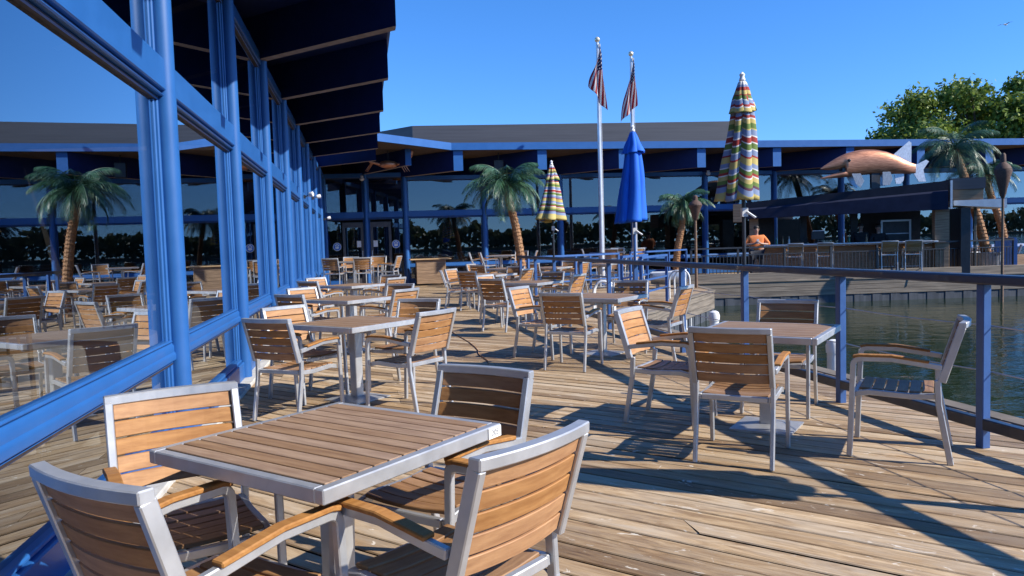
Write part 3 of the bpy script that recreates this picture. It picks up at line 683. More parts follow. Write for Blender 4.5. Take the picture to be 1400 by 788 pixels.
# each entry: x, y, table azimuth, label, words for its chairs, chairs (x, y, azimuth faced, words)
SETS = [
 (-.675, 2.705, 34, 'slatted table with white number label on its corner, nearest the camera', 'the table with the white number label', [
   (-.885, 2.14, 32, 'seen from behind in shade, lower left of'), (-.225, 2.30, -50, 'its sunlit orange back to us, right of'), (-1.20, 2.70, 148, 'bright front against the window, left of'), (-.33, 3.00, 213, 'dark shaded front facing us, beyond')]),
 (1.88, 5.52, 33, 'slatted table on the open deck beside the railing, white pile behind it', 'the nearest table by the railing', [
   (1.48, 4.83, 28, 'its back to us, near side of'), (1.24, 5.83, 122, 'sunlit front turned right, left of'), (2.18, 6.07, 210, 'shaded front half hidden beyond'), (2.49, 4.81, -60, 'seen side-on with open arms, right of')]),
 (-1.5, 7.03, 35, 'second slatted table along the window wall, behind the labelled one', 'the second table along the windows', [
   (-1.86, 6.38, 25, 'shaded back to us, near left of'), (-1.99, 7.15, 128, 'sunlit front by the glass at'), (-.95, 6.60, -56, 'sunlit back turned right at'), (-1.12, 7.52, 202, 'brown shaded front beyond')]),
 (1.13, 9.42, 34, 'second slatted table along the railing, left of the blue umbrella post', 'the second table along the railing', [
   (.68, 8.46, 25, 'brown back square to us before'), (.38, 9.35, 122, 'tilted sunlit front, left of'), (1.50, 9.98, 203, 'dark front facing us behind'), (1.74, 8.95, -58, 'striped by shade, its back right, at')]),
 (-2.28, 10.42, 35, 'third slatted table along the window wall', 'the third table along the windows', [
   (-2.62, 9.65, 30, 'shaded back to us at'), (-2.82, 10.72, 130, 'sunlit front beside the window at'), (-1.70, 10.05, -57, 'orange sunlit back right of'), (-1.86, 11.0, 208, 'brown front facing us beyond')]),
 (.32, 13.45, 34, 'third slatted table along the railing, before the palm', 'the third table along the railing', [
   (-.14, 12.38, 35, 'brown back to us, left of'), (-.22, 13.45, 128, 'pale front just showing behind the brown back at'), (.62, 14.05, 208, 'dark front in shade beyond'), (.86, 13.05, -58, 'sunlit back crossed by a shade line, right of')]),
 (-3.05, 14.3, 35, 'fourth slatted table along the window wall, before the high chairs', 'the fourth table along the windows', [
   (-3.45, 13.55, 30, 'shaded back to us at'), (-3.6, 14.6, 125, 'bright front by the window at'), (-2.42, 13.95, -55, 'orange back turned right at'), (-2.62, 14.9, 205, 'brown front beyond')]),
 (-.48, 17.55, 34, 'fourth slatted table along the railing, left of the palm trunk', 'the table left of the palm trunk', [
   (-.78, 16.35, 32, 'brown back to us before'), (-1.15, 17.7, 120, 'pale front at the left of'), (-.05, 18.25, 207, 'dark front close to the trunk, beyond'), (.06, 16.75, -56, 'sunlit back, right of'), (-1.22, 16.75, 85, 'seen edge-on, far left of')]),
 (-.25, 21.7, 30, 'slatted table behind the palm trunk', 'the table behind the palm trunk', [
   (-.75, 20.9, 32, 'brown back to us before'), (-.9, 22.0, 120, 'pale front left of'), (.35, 22.3, 210, 'dark front beyond'), (.35, 21.0, -55, 'turned right beside')]),
 (1.15, 21.4, 33, 'slatted table just behind the blue cross rail', 'the table behind the cross rail', [
   (.72, 20.75, 30, 'brown back to us before'), (.58, 21.85, 122, 'lit front at the left of'), (1.6, 22.05, 205, 'dark front facing us beyond'), (1.75, 20.95, -57, 'half in sun, right of')]),
 (2.75, 23.3, 33, 'slatted table at the foot of the nearer flagpole', 'the table near the flagpole foot', [
   (2.25, 22.65, 30, 'brown back to us before'), (2.2, 23.85, 122, 'lit front at the left of'), (3.35, 23.9, 205, 'dark front beyond')]),
 (17.3, 27.6, 30, 'slatted table beyond the bar by the leaning palms', 'the table beyond the bar', [
   (16.6, 27.2, 80, 'seen side-on left of'), (17.9, 28.2, 210, 'facing us behind'), (18.1, 27.1, -60, 'back to us right of')]),
]
TABLES = []
for (x, y, a, lb, words, chairs) in SETS:
    TABLES.append(put_table(x, y, a, lb))
    for (cx, cy, ca, w) in chairs: put_chair(cx, cy, ca, f'armchair, {w} {words}')
# number label on the first table
lab = MB(); lab.box((.4475, .398, .713), (.004, .080, .041)); ob = lab.build('number_label', 'paper', TABLES[0], bevel=.001)
cu = bpy.data.curves.new('number_text', 'FONT'); cu.body = '205'; cu.size = .030; cu.align_x = 'CENTER'; cu.align_y = 'CENTER'; cu.extrude = .0003
tx = bpy.data.objects.new('number_text_source', cu); dg = bpy.context.evaluated_depsgraph_get(); col.objects.link(tx); dg.update()
me = bpy.data.meshes.new_from_object(tx.evaluated_get(dg)); bpy.data.objects.remove(tx); me.materials.clear(); me.materials.append(M['ink'])
lt = bpy.data.objects.new('lettering', me); col.objects.link(lt); lt.parent = ob; lt.location = (.4502, .398, .713); lt.rotation_euler = (R(90), 0, R(90))
# bar-height sets
BSETS = [
 (-4.75, 22.6, 10, 'bar height table before the twin doors', 'the bar table before the twin doors', [
   (-5.15, 21.75, 8, 'left of two backs to us at'), (-4.30, 21.70, -6, 'right of two backs to us at'), (-5.05, 23.45, 172, 'facing us at the far left of'), (-4.25, 23.45, 186, 'facing us at the far right of'), (-3.72, 22.55, -82, 'seen side-on at the right of')]),
 (-.35, 26.2, 10, 'bar height table against the far glass, left of the palm trunk', 'the bar table by the far glass', [
   (-1.12, 26.5, 88, 'seen side-on with pale arms, leftmost at'), (-.72, 25.6, 80, 'seen side-on nearer us at'), (.30, 26.9, 195, 'wood front by the trunk at'), (.55, 26.2, -85, 'turned left at the right of')]),
 (3.6, 26.4, 10, 'bar height table between the two flagpoles', 'the bar table between the flagpoles', [
   (2.9, 26.6, 95, 'dark front turned right at'), (3.4, 25.6, 5, 'back to us before'), (3.9, 27.2, 185, 'pale wood front facing us at'), (4.4, 26.5, -80, 'turned left at the right of'), (4.2, 25.7, -20, 'nearest the second flagpole at')]),
]
for (x, y, a, lb, words, chairs) in BSETS:
    put_table(x, y, a, lb, True)
    for (cx, cy, ca, w) in chairs: put_chair(cx, cy, ca, f'tall chair, {w} {words}', True)
for x, y, a, w in ((12.35, 24.45, 0, 'left of the sunlit pair'), (13.05, 24.27, 4, 'right of the sunlit pair beside the pillar'), (9.6, 25.3, -3, 'leftmost, in shade'), (10.5, 25.0, 2, 'in shade, second from the left')):
    put_chair(x, y, a + 17, f'tall chair drawn up to the bar, {w}', True)

# ------------------------------------------------------------------ railings
rail = tag(empty('deck_railing'), 'long blue railing with dark flat top along the water side of the deck', 'railing')
YS = [-2.4, -.9, .55, 2.0, 3.4, 4.82, 6.25, 7.8, 9.3, 10.85, 12.0, 13.5, 15.3, 16.9, 18.4]
mb = MB(); mb.bar((railx(-3.2), -3.2, 1.105), (railx(18.5), 18.5, 1.105), .135, .062); mb.build('top_rail', 'railblue', rail, bevel=.010)
mb = MB(); mb.bar((railx(-3.2), -3.2, .16), (railx(18.4), 18.4, .16), .06, .075); mb.build('bottom_rail', 'railblue', rail, bevel=.005)
for y in YS:
    mb = MB(); mb.box((railx(y), y, .535), (.062, .062, 1.075), R(12)); mb.build('post', 'postblue', rail, bevel=.005)
for z in (.80, .50):
    mb = MB(); pts = []
    for a, c in zip(YS[:-1], YS[1:]):
        for k in range(4): y = a + (c - a) * k / 4; pts.append((railx(y) + .04, y, z - .012 * sin(pi * k / 4)))
    mb.tube(pts, .005, 5); mb.build('cable', 'zinc', rail)
def plain_rail(name, pts, label, zt=1.08, mids=(.6, .2), pr=.03, step=1.5, mat='postblue', topm='postblue', tw=.07, th=.05, cat='railing'):
    r = tag(empty(name), label, cat)
    mb = MB()
    for a, c in zip(pts[:-1], pts[1:]): mb.bar((*a, zt), (*c, zt), tw, th)
    mb.build('top_rail', topm, r, bevel=.004)
    if mids:
        mb = MB()
        for z in mids:
            for a, c in zip(pts[:-1], pts[1:]): mb.bar((*a, z), (*c, z), .035, .035)
        mb.build('lower_rail', mat, r)
    for a, c in zip(pts[:-1], pts[1:]):
        A, B = Vector(a), Vector(c); m = max(1, round((B - A).length / step))
        for j in range(m + (1 if c == pts[-1] else 0)):
            p = A.lerp(B, j / m); q = MB(); q.box((p.x, p.y, zt / 2), (.055, .055, zt - th), math.atan2(B.y - A.y, B.x - A.x)); q.build('post', mat, r)
    return r
plain_rail('cross_railing', [(.42, 18.55), (2.95, 20.5), (2.35, 22.2)], 'bright blue railing crossing the deck from the palm towards the flagpoles', mids=(.42,))
plain_rail('pier_railing', [(3.45, 21.6), (4.9, 23.2), (5.7, 24.3)], 'blue railing on the pier behind the blue umbrella', mids=(.42,))
plain_rail('gangway_railing', [(2.55, 14.7), (3.45, 16.6)], 'short blue three-bar gangway rail at the pier edge', mids=(.62, .38))
plain_rail('gangway_railing', [(2.35, 15.9), (3.2, 17.6)], 'second short blue gangway rail, just behind the first', mids=(.62, .38))
# dark picket rail before the bar
pk = tag(empty('picket_railing'), 'dark railing with thin upright pickets along the far pier before the bar', 'railing')
a, c = Vector((5.8, 24.05, 0)), Vector((16.5, 24.5, 0)); d = (c - a).normalized(); L = (c - a).length; ang = math.atan2(d.y, d.x)
mb = MB(); mb.bar(a + Vector((0, 0, 1.09)), c + Vector((0, 0, 1.09)), .09, .05); mb.build('top_rail', 'dark', pk)
n = 7
for j in range(n + 1):
    p = a + d * (L * j / n); q = MB(); q.box((p.x, p.y, .535), (.06, .06, 1.06), ang); q.build('post', 'dark', pk)
    if j < n:
        q = MB()
        for z in (.12, .86): q.bar(p + Vector((0, 0, z)), p + d * (L / n) + Vector((0, 0, z)), .03, .03)
        for k in range(1, 13): e = p + d * (L / n * k / 13); q.box((e.x, e.y, .49), (.018, .018, .74), ang)
        q.build('picket_panel', 'dark', pk)
r = tag(empty('end_railing'), 'blue barred railing end turned towards us at the right edge of the pier', 'railing')
A, B = Vector((16.55, 24.5, 0)), Vector((17.1, 26.3, 0)); mb = MB(); mb.bar(A + Vector((0, 0, 1.12)), B + Vector((0, 0, 1.12)), .08, .06); mb.bar(A + Vector((0, 0, .15)), B + Vector((0, 0, .15)), .05, .05); mb.build('top_rail', 'postblue', r)
for k in range(3):
    p = A.lerp(B, k / 2); q = MB(); q.box((p.x, p.y, .55), (.1, .1, 1.1), R(75)); q.build('post', 'postblue', r)
q = MB()
for k in range(1, 14): p = A.lerp(B, k / 14); q.box((p.x, p.y, .62), (.03, .03, .94), R(75))
q.build('bars', 'postblue', r)
# white capped mooring piles
for x, y, h, lb in ((3.58, 8.3, .22, 'white capped mooring pile beyond the nearest railing table'), (2.98, 11.0, .32, 'white capped mooring pile farther along the railing'),):
    r = tag(empty('mooring_pile', (x, y, -2.4)), lb, 'pile', 'white capped piles beyond the railing')
    mb = MB(); mb.lathe([(.068, 0), (.068, 2.4 + h - .1)], n=16); mb.build('shaft', 'white', r, smooth=40)
    mb = MB(); mb.lathe([(.078, 2.4 + h - .12), (.082, 2.4 + h - .04), (.066, 2.4 + h + .01), (.03, 2.4 + h + .03)], n=16); mb.build('cap', 'white', r, smooth=40)
# tube ladders
def ladder(x, y, a, lb):
    r = tag(empty('dock_ladder', (x, y, 0), face(a)), lb, 'ladder', 'white tube ladders at the pier edge')
    for s in (-1, 1):
        mb = MB(); pts = [(s * .22, -.38, 0), (s * .22, -.38, .45)] + [(s * .22, -.19 - .19 * cos(R(t)), .45 + .22 * sin(R(t))) for t in range(20, 181, 20)] + [(s * .22, .02, -1.2)]
        mb.tube(pts, .022, 8); mb.build('side_tube', 'white', r, smooth=50)
    for k in range(4):
        mb = MB(); mb.tube([(-.22, .02, -.15 - .3 * k), (.22, .02, -.15 - .3 * k)], .018, 6); mb.build('rung', 'white', r)
ladder(4.25, 18.05, 118, 'white tube ladder hooped over the pier edge near the blue gangway rail')
ladder(1.95, 14.25, 100, 'white tube ladder low behind the railing, left of the gangway')
# upturned pale skiff on the pier
r = tag(empty('skiff', (4.55, 21.6, 0), R(-15)), 'small pale grey boat standing on the pier behind the ladder', 'boat'); r.scale = (.8, .8, .9)
mb = MB(); n = 12; rows = []
for i in range(n + 1):
    u = i / n; x = -.62 + 1.24 * u; w = .30 * (1 - max(0, (u - .35) / .65) ** 2.2) + .02; dep = .34 + .06 * u
    rows.append([(x, -w, .52 + .08 * u * u), (x, -w * .8, .52 - dep * .55), (x, 0, .52 - dep), (x, w * .8, .52 - dep * .55), (x, w, .52 + .08 * u * u)])
vs = [p for rw in rows for p in rw]; fs = [(5 * i + j, 5 * i + 5 + j, 5 * i + 6 + j, 5 * i + 1 + j) for i in range(n) for j in range(4)] + [(0, 1, 2, 3, 4)]
mb.add(vs, fs); hull = mb.build('hull', 'canister' if 0 else 'zinc', r, smooth=40); so = hull.modifiers.new('thick', 'SOLIDIFY'); so.thickness = .03
mb = MB()
for s in (0, 4): mb.tube([rw[s] for rw in rows], .025, 6)
mb.build('gunwale', 'white', r); mb = MB(); mb.box((-.1, 0, .46), (.16, .5, .03)); mb.build('thwart', 'boardwood', r)
mb = MB(); mb.box((-.4, 0, .09), (.1, .45, .18)); mb.box((.3, 0, .07), (.1, .4, .14)); mb.build('cradle', 'oldwood', r)

# ------------------------------------------------------------------ umbrellas
def umbrella(y, top, hem, rad, mat, label, striped, seed, x=None, hang_=None):
    rnd = random.Random(seed); x = railx(y) if x is None else x
    r = tag(empty('closed_umbrella', (x, y, 0), rnd.uniform(0, 6)), label, 'umbrella', 'closed umbrellas standing in the railing posts'); r.rotation_euler.z = 0; hangdir = hang_; sway = 1.0
    def cloth(z0, z1, r0, r1, folds, amp, jag, name, solid=True):
        nz, na = 30, folds * 14; vs = []; bands = []; phs = [rnd.uniform(-.5, .5) for _ in range(folds)]; am = [rnd.uniform(.55, 1.3) for _ in range(folds)]; hj = [rnd.uniform(-1, 1) for _ in range(folds)]
        hang = rnd.uniform(0, 2 * pi) if hangdir is None else hangdir; wd_ = [rnd.uniform(.55, 1.5) for _ in range(folds)]; cum = [sum(wd_[:i]) / sum(wd_) for i in range(folds + 1)]
        for i in range(nz + 1):
            u = i / nz; rad_ = r0 + (r1 - r0) * (u ** .9)
            for j in range(na):
                f = j / na * folds; k = int(f) % folds; fr = f - int(f); k2 = (k + 1) % folds
                w = max(0, sin(pi * fr ** 1.25)) ** .95; skew = fr - .5
                mixj = hj[k] * (1 - fr) + hj[k2] * fr
                a = 2 * pi * (cum[k] + (cum[k + 1] - cum[k]) * fr) + u * (1.15 * skew * (.4 + abs(phs[k])) + .12 * sin(u * 4 + phs[k] * 8))
                rr = rad_ * (1 - amp * (1 - w) * min(1.3, am[k]) * min(1, .45 + u)) * (1 + .20 * hj[k] * u * w) * (1 + .03 * sin(u * 9 + k))
                zz = z0 + (z1 - z0) * u + jag * u * (mixj * .7 + .5 * (1 - w))
                vs.append((rr * cos(a) + .07 * u * u * cos(hang) * (name == 'canopy'), rr * sin(a) + .07 * u * u * sin(hang) * (name == 'canopy'), zz))
                bands.append((u + .075 * hj[k] * u * w + .045 * (1 - w) * u, w, k))
        fs = [(i * na + j, i * na + (j + 1) % na, (i + 1) * na + (j + 1) % na, (i + 1) * na + j) for i in range(nz) for j in range(na)]
        m = MB(); m.add(vs, fs); o = m.build(name, mat, r, smooth=60)
        at = o.data.attributes.new('band', 'FLOAT', 'POINT')
        at.data.foreach_set('value', [max(0, min(1, (1 - (b_[0])) * (.94 if name == 'canopy' else .32) + (0 if name == 'canopy' else .68))) for b_ in bands])
        s_ = o.modifiers.new('thick', 'SOLIDIFY'); s_.thickness = .004
        return o
    cloth(top - .16, hem, max(.09, .01), rad, 6, .72, .06, 'canopy'); cloth(top, top - .31, .035, .150, 7, .38, .035, 'vent_cap')
    mb = MB(); mb.tube([(0, 0, 0), (0, 0, top + .02)], .02, 10); mb.build('pole', 'dark' if striped else 'postblue', r)
    mb = MB(); mb.lathe([(.02, top - .01), (.035, top + .02), (.022, top + .05), (.03, top + .075), (.008, top + .10)], n=10); mb.build('finial', 'white', r, smooth=40)
    mb = MB(); mb.tube([(0, -.02, hem - .14), (.02, -.06, hem - .14), (.10, -.07, hem - .2)], .012, 6); mb.box((0, -.025, hem - .14), (.06, .06, .09)); mb.build('crank', 'white', r)
    return r
umbrella(7.8, 3.02, 1.82, .235, 'stripes', 'closed striped umbrella standing against the sky beside the fish sculpture', True, 5, hang_=pi)
umbrella(10.85, 2.98, 1.70, .255, 'bluecloth', 'closed bright blue umbrella between the flagpoles and the small palm', False, 8, hang_=pi)
umbrella(15.3, 3.0, 1.86, .31, 'stripes', 'closed striped umbrella next to the big palm, left of the flagpoles', True, 11)
umbrella(3.4, 2.85, 1.52, .26, 'stripes', 'closed striped umbrella just outside the frame, shading the bare deck', True, 14)

# ------------------------------------------------------------------ flagpoles with flags
def flagpole(x, y, top, label):
    r = tag(empty('flagpole', (x, y, 0)), label, 'flagpole', 'white metal flagpoles')
    mb = MB(); mb.tube([(0, 0, 0), (0, 0, 1.2), (0, 0, top - .1)], [.085, .08, .045], 14); mb.build('pole', 'pole', r, smooth=40)
    mb = MB(); mb.lathe([(.17, 0), (.17, .03), (.11, .09), (.09, .12)], n=16); mb.build('base_collar', 'pole', r, smooth=40)
    mb = MB(); mb.ball((0, 0, top), .085, 14, 10); mb.build('finial_ball', 'gold', r, smooth=60)
    mb = MB(); mb.tube([(0, 0, top - .1), (0, 0, top - .02)], .03, 8); mb.box((.06, -.03, top - .2), (.06, .06, .1)); mb.build('truck', 'white', r)
    mb = MB(); mb.tube([(.075, -.05, .9), (.07, -.06, top - .2)], .008, 5); mb.build('halyard', 'white', r)
    mb = MB(); mb.box((0, -.1, 1.0), (.03, .03, .18)); mb.build('cleat', 'white', r)
def flag(x, y, top, label, corners, p1):
    nu, nv = 44, 30; vs, uv = [], []
    H = .55
    for i in range(nu + 1):
        u = i / nu
        for j in range(nv + 1):
            v = j / nv                                               # hoist on the halyard, the fly sags down in folds
            a = Vector((corners[0][0] * u + .05 * min(1, u * 6), corners[0][1] * u)); c_ = Vector((0, -H)) + Vector((corners[1][0] * u ** .6, (corners[1][1] + H) * u))
            q = a.lerp(c_, v); g = min(1, u * 2)
            xo = q.x + g * .035 * sin(v * 11 + u * 5 + p1); yo = g * .09 * sin(v * 8.5 + p1 + u * 2.5) - .05
            vs.append((xo, yo, q.y)); uv.append((u, v, 0))
    fs = [(i * (nv + 1) + j, (i + 1) * (nv + 1) + j, (i + 1) * (nv + 1) + j + 1, i * (nv + 1) + j + 1) for i in range(nu) for j in range(nv)]
    mb = MB(); mb.add(vs, fs); o = mb.build('flag', 'flag', None, smooth=70, loc=(x + .04, y - .12, top))
    at = o.data.attributes.new('fuv', 'FLOAT_VECTOR', 'POINT'); at.data.foreach_set('vector', [c for t in uv for c in t])
    s_ = o.modifiers.new('thick', 'SOLIDIFY'); s_.thickness = .003
    return tag(o, label, 'flag', 'flags hanging limp on the flagpoles')
flagpole(2.95, 24.2, 7.85, 'taller nearer white flagpole with a gold ball'); flagpole(4.18, 25.2, 7.62, 'white flagpole half hidden behind the blue umbrella')
flag(2.95, 24.2, 7.72, 'limp stars and stripes flag on the left pole, splayed to the left below', ((.13, -2.15), (-.36, -1.34)), 2.6)
flag(4.18, 25.2, 7.48, 'limp stars and stripes flag on the right pole, one broad fold', ((.03, -1.6), (-.44, -2.12)), 3.1)

# ------------------------------------------------------------------ palms
def palm(pts, rt, crown_r, label, seed, nf=34, base_z=0, parent_pot=None):
    rnd = random.Random(seed); r = tag(empty('palm_tree', (pts[0][0], pts[0][1], base_z)), label, 'palm tree', 'artificial palms on the deck')
    o = Vector((pts[0][0], pts[0][1], base_z)); P = [Vector(p) - o for p in pts]
    # smooth the trunk path
    def cr(t):
        m = len(P) - 1; k = min(int(t * m), m - 1); f = t * m - k; p0, p1, p2, p3 = P[max(k - 1, 0)], P[k], P[k + 1], P[min(k + 2, m)]
        return .5 * ((2 * p1) + (p2 - p0) * f + (2 * p0 - 5 * p1 + 4 * p2 - p3) * f * f + (3 * p1 - p0 - 3 * p2 + p3) * f ** 3)
    N = 40; path = [cr(i / N) for i in range(N + 1)]; mb = MB()
    mb.tube(path, [rt * (1.15 - .3 * i / N) for i in range(N + 1)], 12)
    for i in range(1, N):                                                # cut leaf bases all over the trunk
        for j in range(7):
            a = 2 * pi * (j + .5 * (i % 2)) / 7; c = path[i]; rr = rt * (1.12 - .3 * i / N); e = Vector((cos(a), sin(a), 0)); t = Vector((-sin(a), cos(a), 0)); w = rr * .42; h = .05
            mb.add([c + e * rr * .97 - t * w, c + e * rr * .97 + t * w, c + e * rr * 1.22 + Vector((0, 0, h)) + t * w * .5, c + e * rr * 1.22 + Vector((0, 0, h)) - t * w * .5, c + e * rr * .95 + Vector((0, 0, h * 1.1))], [(0, 1, 2, 3), (3, 2, 4)])
    mb.build('trunk', 'palmbark', r)
    mb = MB(); top = path[-1]
    for k in range(nf):
        a = 2 * pi * (k * .381966) + rnd.uniform(-.2, .2); ring = k / nf
        el = R(78 - 95 * ring + rnd.uniform(-10, 10)); L = crown_r * rnd.uniform(.9, 1.2) * (1.05 + .25 * (1 - abs(2 * ring - .8)))
        h = Vector((cos(a), sin(a), 0)); p = Vector(top); seg = 14; spine = [Vector(p)]
        for i in range(seg):
            e = el - (R(95) + ring * R(15)) * ((i + .5) / seg) ** 1.1
            p = p + (h * cos(e) + Vector((0, 0, sin(e)))) * (L / seg); spine.append(Vector(p))
        mb.tube(spine, [.012 * (1 - .85 * i / seg) for i in range(seg + 1)], 4, cap=False)
        sd = Vector((-h.y, h.x, 0))
        for i in range(2, seg * 3 + 1):
            u = i / (seg * 3); q = spine[min(int(u * seg), seg - 1)].lerp(spine[min(int(u * seg) + 1, seg)], u * seg - int(u * seg)) if u < 1 else spine[-1]
            T = (spine[min(int(u * seg) + 1, seg)] - spine[max(min(int(u * seg), seg - 1), 0)]).normalized()
            ll = crown_r * .40 * (sin(pi * min(1, .18 + u * .82)) ** .6) * rnd.uniform(.8, 1.15) + .04
            for s in (-1, 1):
                dr = (sd * s * .62 + T * .75 + Vector((0, 0, -.38 - .25 * rnd.random()))).normalized(); w = T * .0095
                m1 = q + dr * ll * .5 + Vector((0, 0, .02 * ll)); e_ = q + dr * ll + Vector((0, 0, -.18 * ll))
                mb.add([q - w * .6, q + w * .6, m1 + w, m1 - w, e_], [(0, 1, 2, 3), (3, 2, 4)])
    mb.build('crown', 'frond', r)
    return r
palm([(.30, 20.0, 0), (.28, 20.0, .8), (.16, 20.0, 1.8), (0, 20.0, 2.55), (-.05, 20.0, 3.0)], .105, 1.0, 'tall artificial palm with shaggy curved trunk at the end of the railing', 3)
palm([(5.75, 26.0, 0), (5.78, 26.0, .9), (5.95, 26, 1.8), (6.02, 26, 2.6)], .11, .82, 'smaller palm standing behind the blue umbrella', 21)
palm([(16.75, 26.2, .3), (16.5, 26.2, 1.4), (16.1, 26.2, 2.7), (15.75, 26.2, 3.7), (15.55, 26.2, 4.25)], .14, 1.3, 'large leaning palm planted in a tub beside the bar', 31, 30, .3)
palm([(17.9, 27.0, .3), (17.75, 27, 1.5), (17.3, 27, 2.8), (17.2, 27, 3.4)], .12, 1.0, 'leaning palm at the right edge behind the tiki torch', 41, 22, .3)
r = tag(empty('planter_tub', (16.75, 26.2, 0)), 'grey metal tub holding the leaning palm', 'planter')
mb = MB(); mb.lathe([(.50, 0), (.58, .6), (.62, .62), (.62, .66), (.54, .66), (.5, .55)], n=24); mb.build('tub', 'zinc', r, smooth=40); mb = MB(); mb.lathe([(.53, .56), (.2, .6)], n=20); mb.build('soil', 'carpet', r)
r = tag(empty('planter_box', (17.95, 27.0, 0)), 'low wooden box planter under the right-hand palm', 'planter')
mb = MB(); mb.box((0, 0, .27), (.9, .8, .5)); mb.build('box', 'boardwood', r, bevel=.01); mb = MB(); mb.box((0, 0, .53), (.8, .7, .03)); mb.build('soil', 'carpet', r)

# ------------------------------------------------------------------ tiki torches
def torch(x, y, z0, zh, hh, label):
    r = tag(empty('tiki_torch', (x, y, z0)), label, 'torch', 'unlit tiki torches')
    mb = MB(); mb.tube([(0, 0, 0), (0, 0, zh - z0)], [.045, .035], 8); mb.build('pole', 'bamboo', r, smooth=50)
    mb = MB(); z = zh - z0; k = hh; mb.lathe([(.04, z), (.07, z + .06 * k), (.16 * k ** .3, z + .42 * k), (.22 * k ** .3, z + .60 * k), (.21 * k ** .3, z + .64 * k)], n=14); mb.build('basket', 'torch', r, smooth=30)
    mb = MB(); mb.lathe([(.21 * k ** .3, z + .645 * k), (.17 * k ** .3, z + .72 * k), (.08, z + .80 * k), (.07, z + .96 * k), (.04, z + k)], n=14); mb.build('cap', 'torch', r, smooth=30)
torch(14.75, 22.4, -1.9, 2.35, 1.35, 'big unlit tiki torch rising from the water before the right-hand palms')
torch(5.35, 21.6, 0, 1.95, .72, 'unlit tiki torch in front of the smaller palm')

# ------------------------------------------------------------------ wooden host stand
r = tag(empty('host_stand', (-3.02, 27.75, 0), R(11)), 'reclaimed wood host stand on castors against the glass by the doors', 'stand')
mb = MB()
for k in range(7): mb.box((0, -.02, .13 + .124 * k), (1.05, .72, .12))
mb.build('cabinet', 'boardwood', r, bevel=.004)
mb = MB()
for k in range(7): mb.box((.535, -.02, .13 + .124 * k), (.02, .74, .122))
mb.build('sunlit_side', 'warmwood', r); mb = MB(); mb.box((0, -.02, .965), (1.5, .86, .04)); mb.build('top', 'warmwood', r, bevel=.006)  # right side in lighter wood, its sunlight put into the colour
for sx in (-1, 1):
    for sy in (-1, 1): mb = MB(); mb.tube([(sx * .44 - .02, sy * .28, .035), (sx * .44 + .02, sy * .28, .035)], .035, 10); mb.build('castor', 'dark', r)

# ------------------------------------------------------------------ the bar hut
hut = tag(empty('bar_hut'), 'open fronted outdoor bar clad in reclaimed wood under a dark roof', 'building'); Y0 = 25.5
HUT_P = Vector((11.3, Y0, 0)); HUT_A = R(-17)
def hutp(x, y): v = Matrix.Rotation(HUT_A, 3, 'Z') @ (Vector((x, y, 0)) - HUT_P); return (v.x + HUT_P.x, v.y + HUT_P.y)
mb = MB(); mb.prism([(8.1, Y0 - .35), (14.45, Y0 - .35), (14.45, Y0 + 3), (8.1, Y0 + 3)], [2.38, 2.72, 2.72, 2.38], [2.62, 3.06, 3.06, 2.62]); mb.build('roof', 'darkroof', hut)
mb = MB(); mb.prism([(8.15, Y0 - .46), (14.42, Y0 - .46), (14.42, Y0 - .352), (8.15, Y0 - .352)], [2.05, 2.12, 2.22, 2.12], [2.36, 2.70, 2.76, 2.42]); mb.build('awning', 'awning', hut, bevel=.01)
mb = MB(); mb.box((14.50, Y0 - .45, 2.60), (.06, .08, .92)); mb.build('end_trim', 'white', hut)
mb = MB(); mb.prism([(14.55, Y0 - .3), (15.45, Y0 - .3), (15.45, Y0 + 3), (14.55, Y0 + 3)], 2.42, 3.06); mb.build('side_gable', 'boardwood', hut); mb = MB(); mb.prism([(14.53, Y0 - .34), (15.5, Y0 - .34), (15.5, Y0 + 3.05), (14.53, Y0 + 3.05)], 3.062, 3.12); mb.prism([(14.53, Y0 - .34), (15.5, Y0 - .34), (15.5, Y0 - .302), (14.53, Y0 - .302)], 2.76, 3.06); mb.build('gable_cap', 'greymetal', hut)
mb = MB(); mb.prism([(14.6, Y0 - .32), (16.1, Y0 - .32), (16.1, Y0 + 1.2), (14.6, Y0 + 1.2)], [2.25, 2.12, 2.12, 2.25], [2.41, 2.41, 2.41, 2.41]); mb.build('canopy_board', 'white', hut)
mb = MB(); mb.box((7.95, Y0 - .3, 2.27), (.38, .5, .62)); mb.build('end_box', 'boardwood', hut)
for x, w, d, m in ((8.45, .3, .3, 'boardwood'), (14.3, .42, .42, 'boardwood'), (14.98, .28, 1.6, 'dark'), (15.35, .08, .08, 'oldwood')):  # the dark slab stands for the shaded doorway, not a pillar
    mb = MB(); mb.box((x, Y0 + (.0 if w > .2 else .2) + (.6 if d > 1 else 0), 1.09), (w, d, 2.18)); mb.build('pillar', m, hut, bevel=.006)
mb = MB()
for k in range(8): mb.box((11.35, Y0 + .1, .08 + .128 * k), (5.5, .14 + .012 * (k % 2), .124))
mb.build('counter_front', 'boardwood', hut, bevel=.003); mb = MB(); mb.box((11.35, Y0, 1.11), (5.6, .75, .05)); mb.build('counter_top', 'white', hut, bevel=.004)
for x in (10.2, 11.9): mb = MB(); mb.box((x, Y0 + 1.6, 1.1), (.22, .22, 2.2)); mb.build('post', 'dark', hut)
mb = MB(); mb.box((8.9, Y0 + 2.9, 1.1), (.7, .08, 2.2)); mb.box((13.3, Y0 + 2.9, 1.1), (2.0, .08, 2.2)); mb.box((11.3, Y0 + 2.92, .5), (5.4, .06, 1.0)); mb.build('rear_wall', 'dark', hut)
r = tag(empty('bottle_cooler', (13.2, Y0 + 1.6, 0)), 'silver framed cooler with shelves at the right inside the bar', 'cooler')
mb = MB(); mb.box((0, 0, .95), (.95, .6, 1.9)); mb.build('case', 'dark', r); mb = MB()
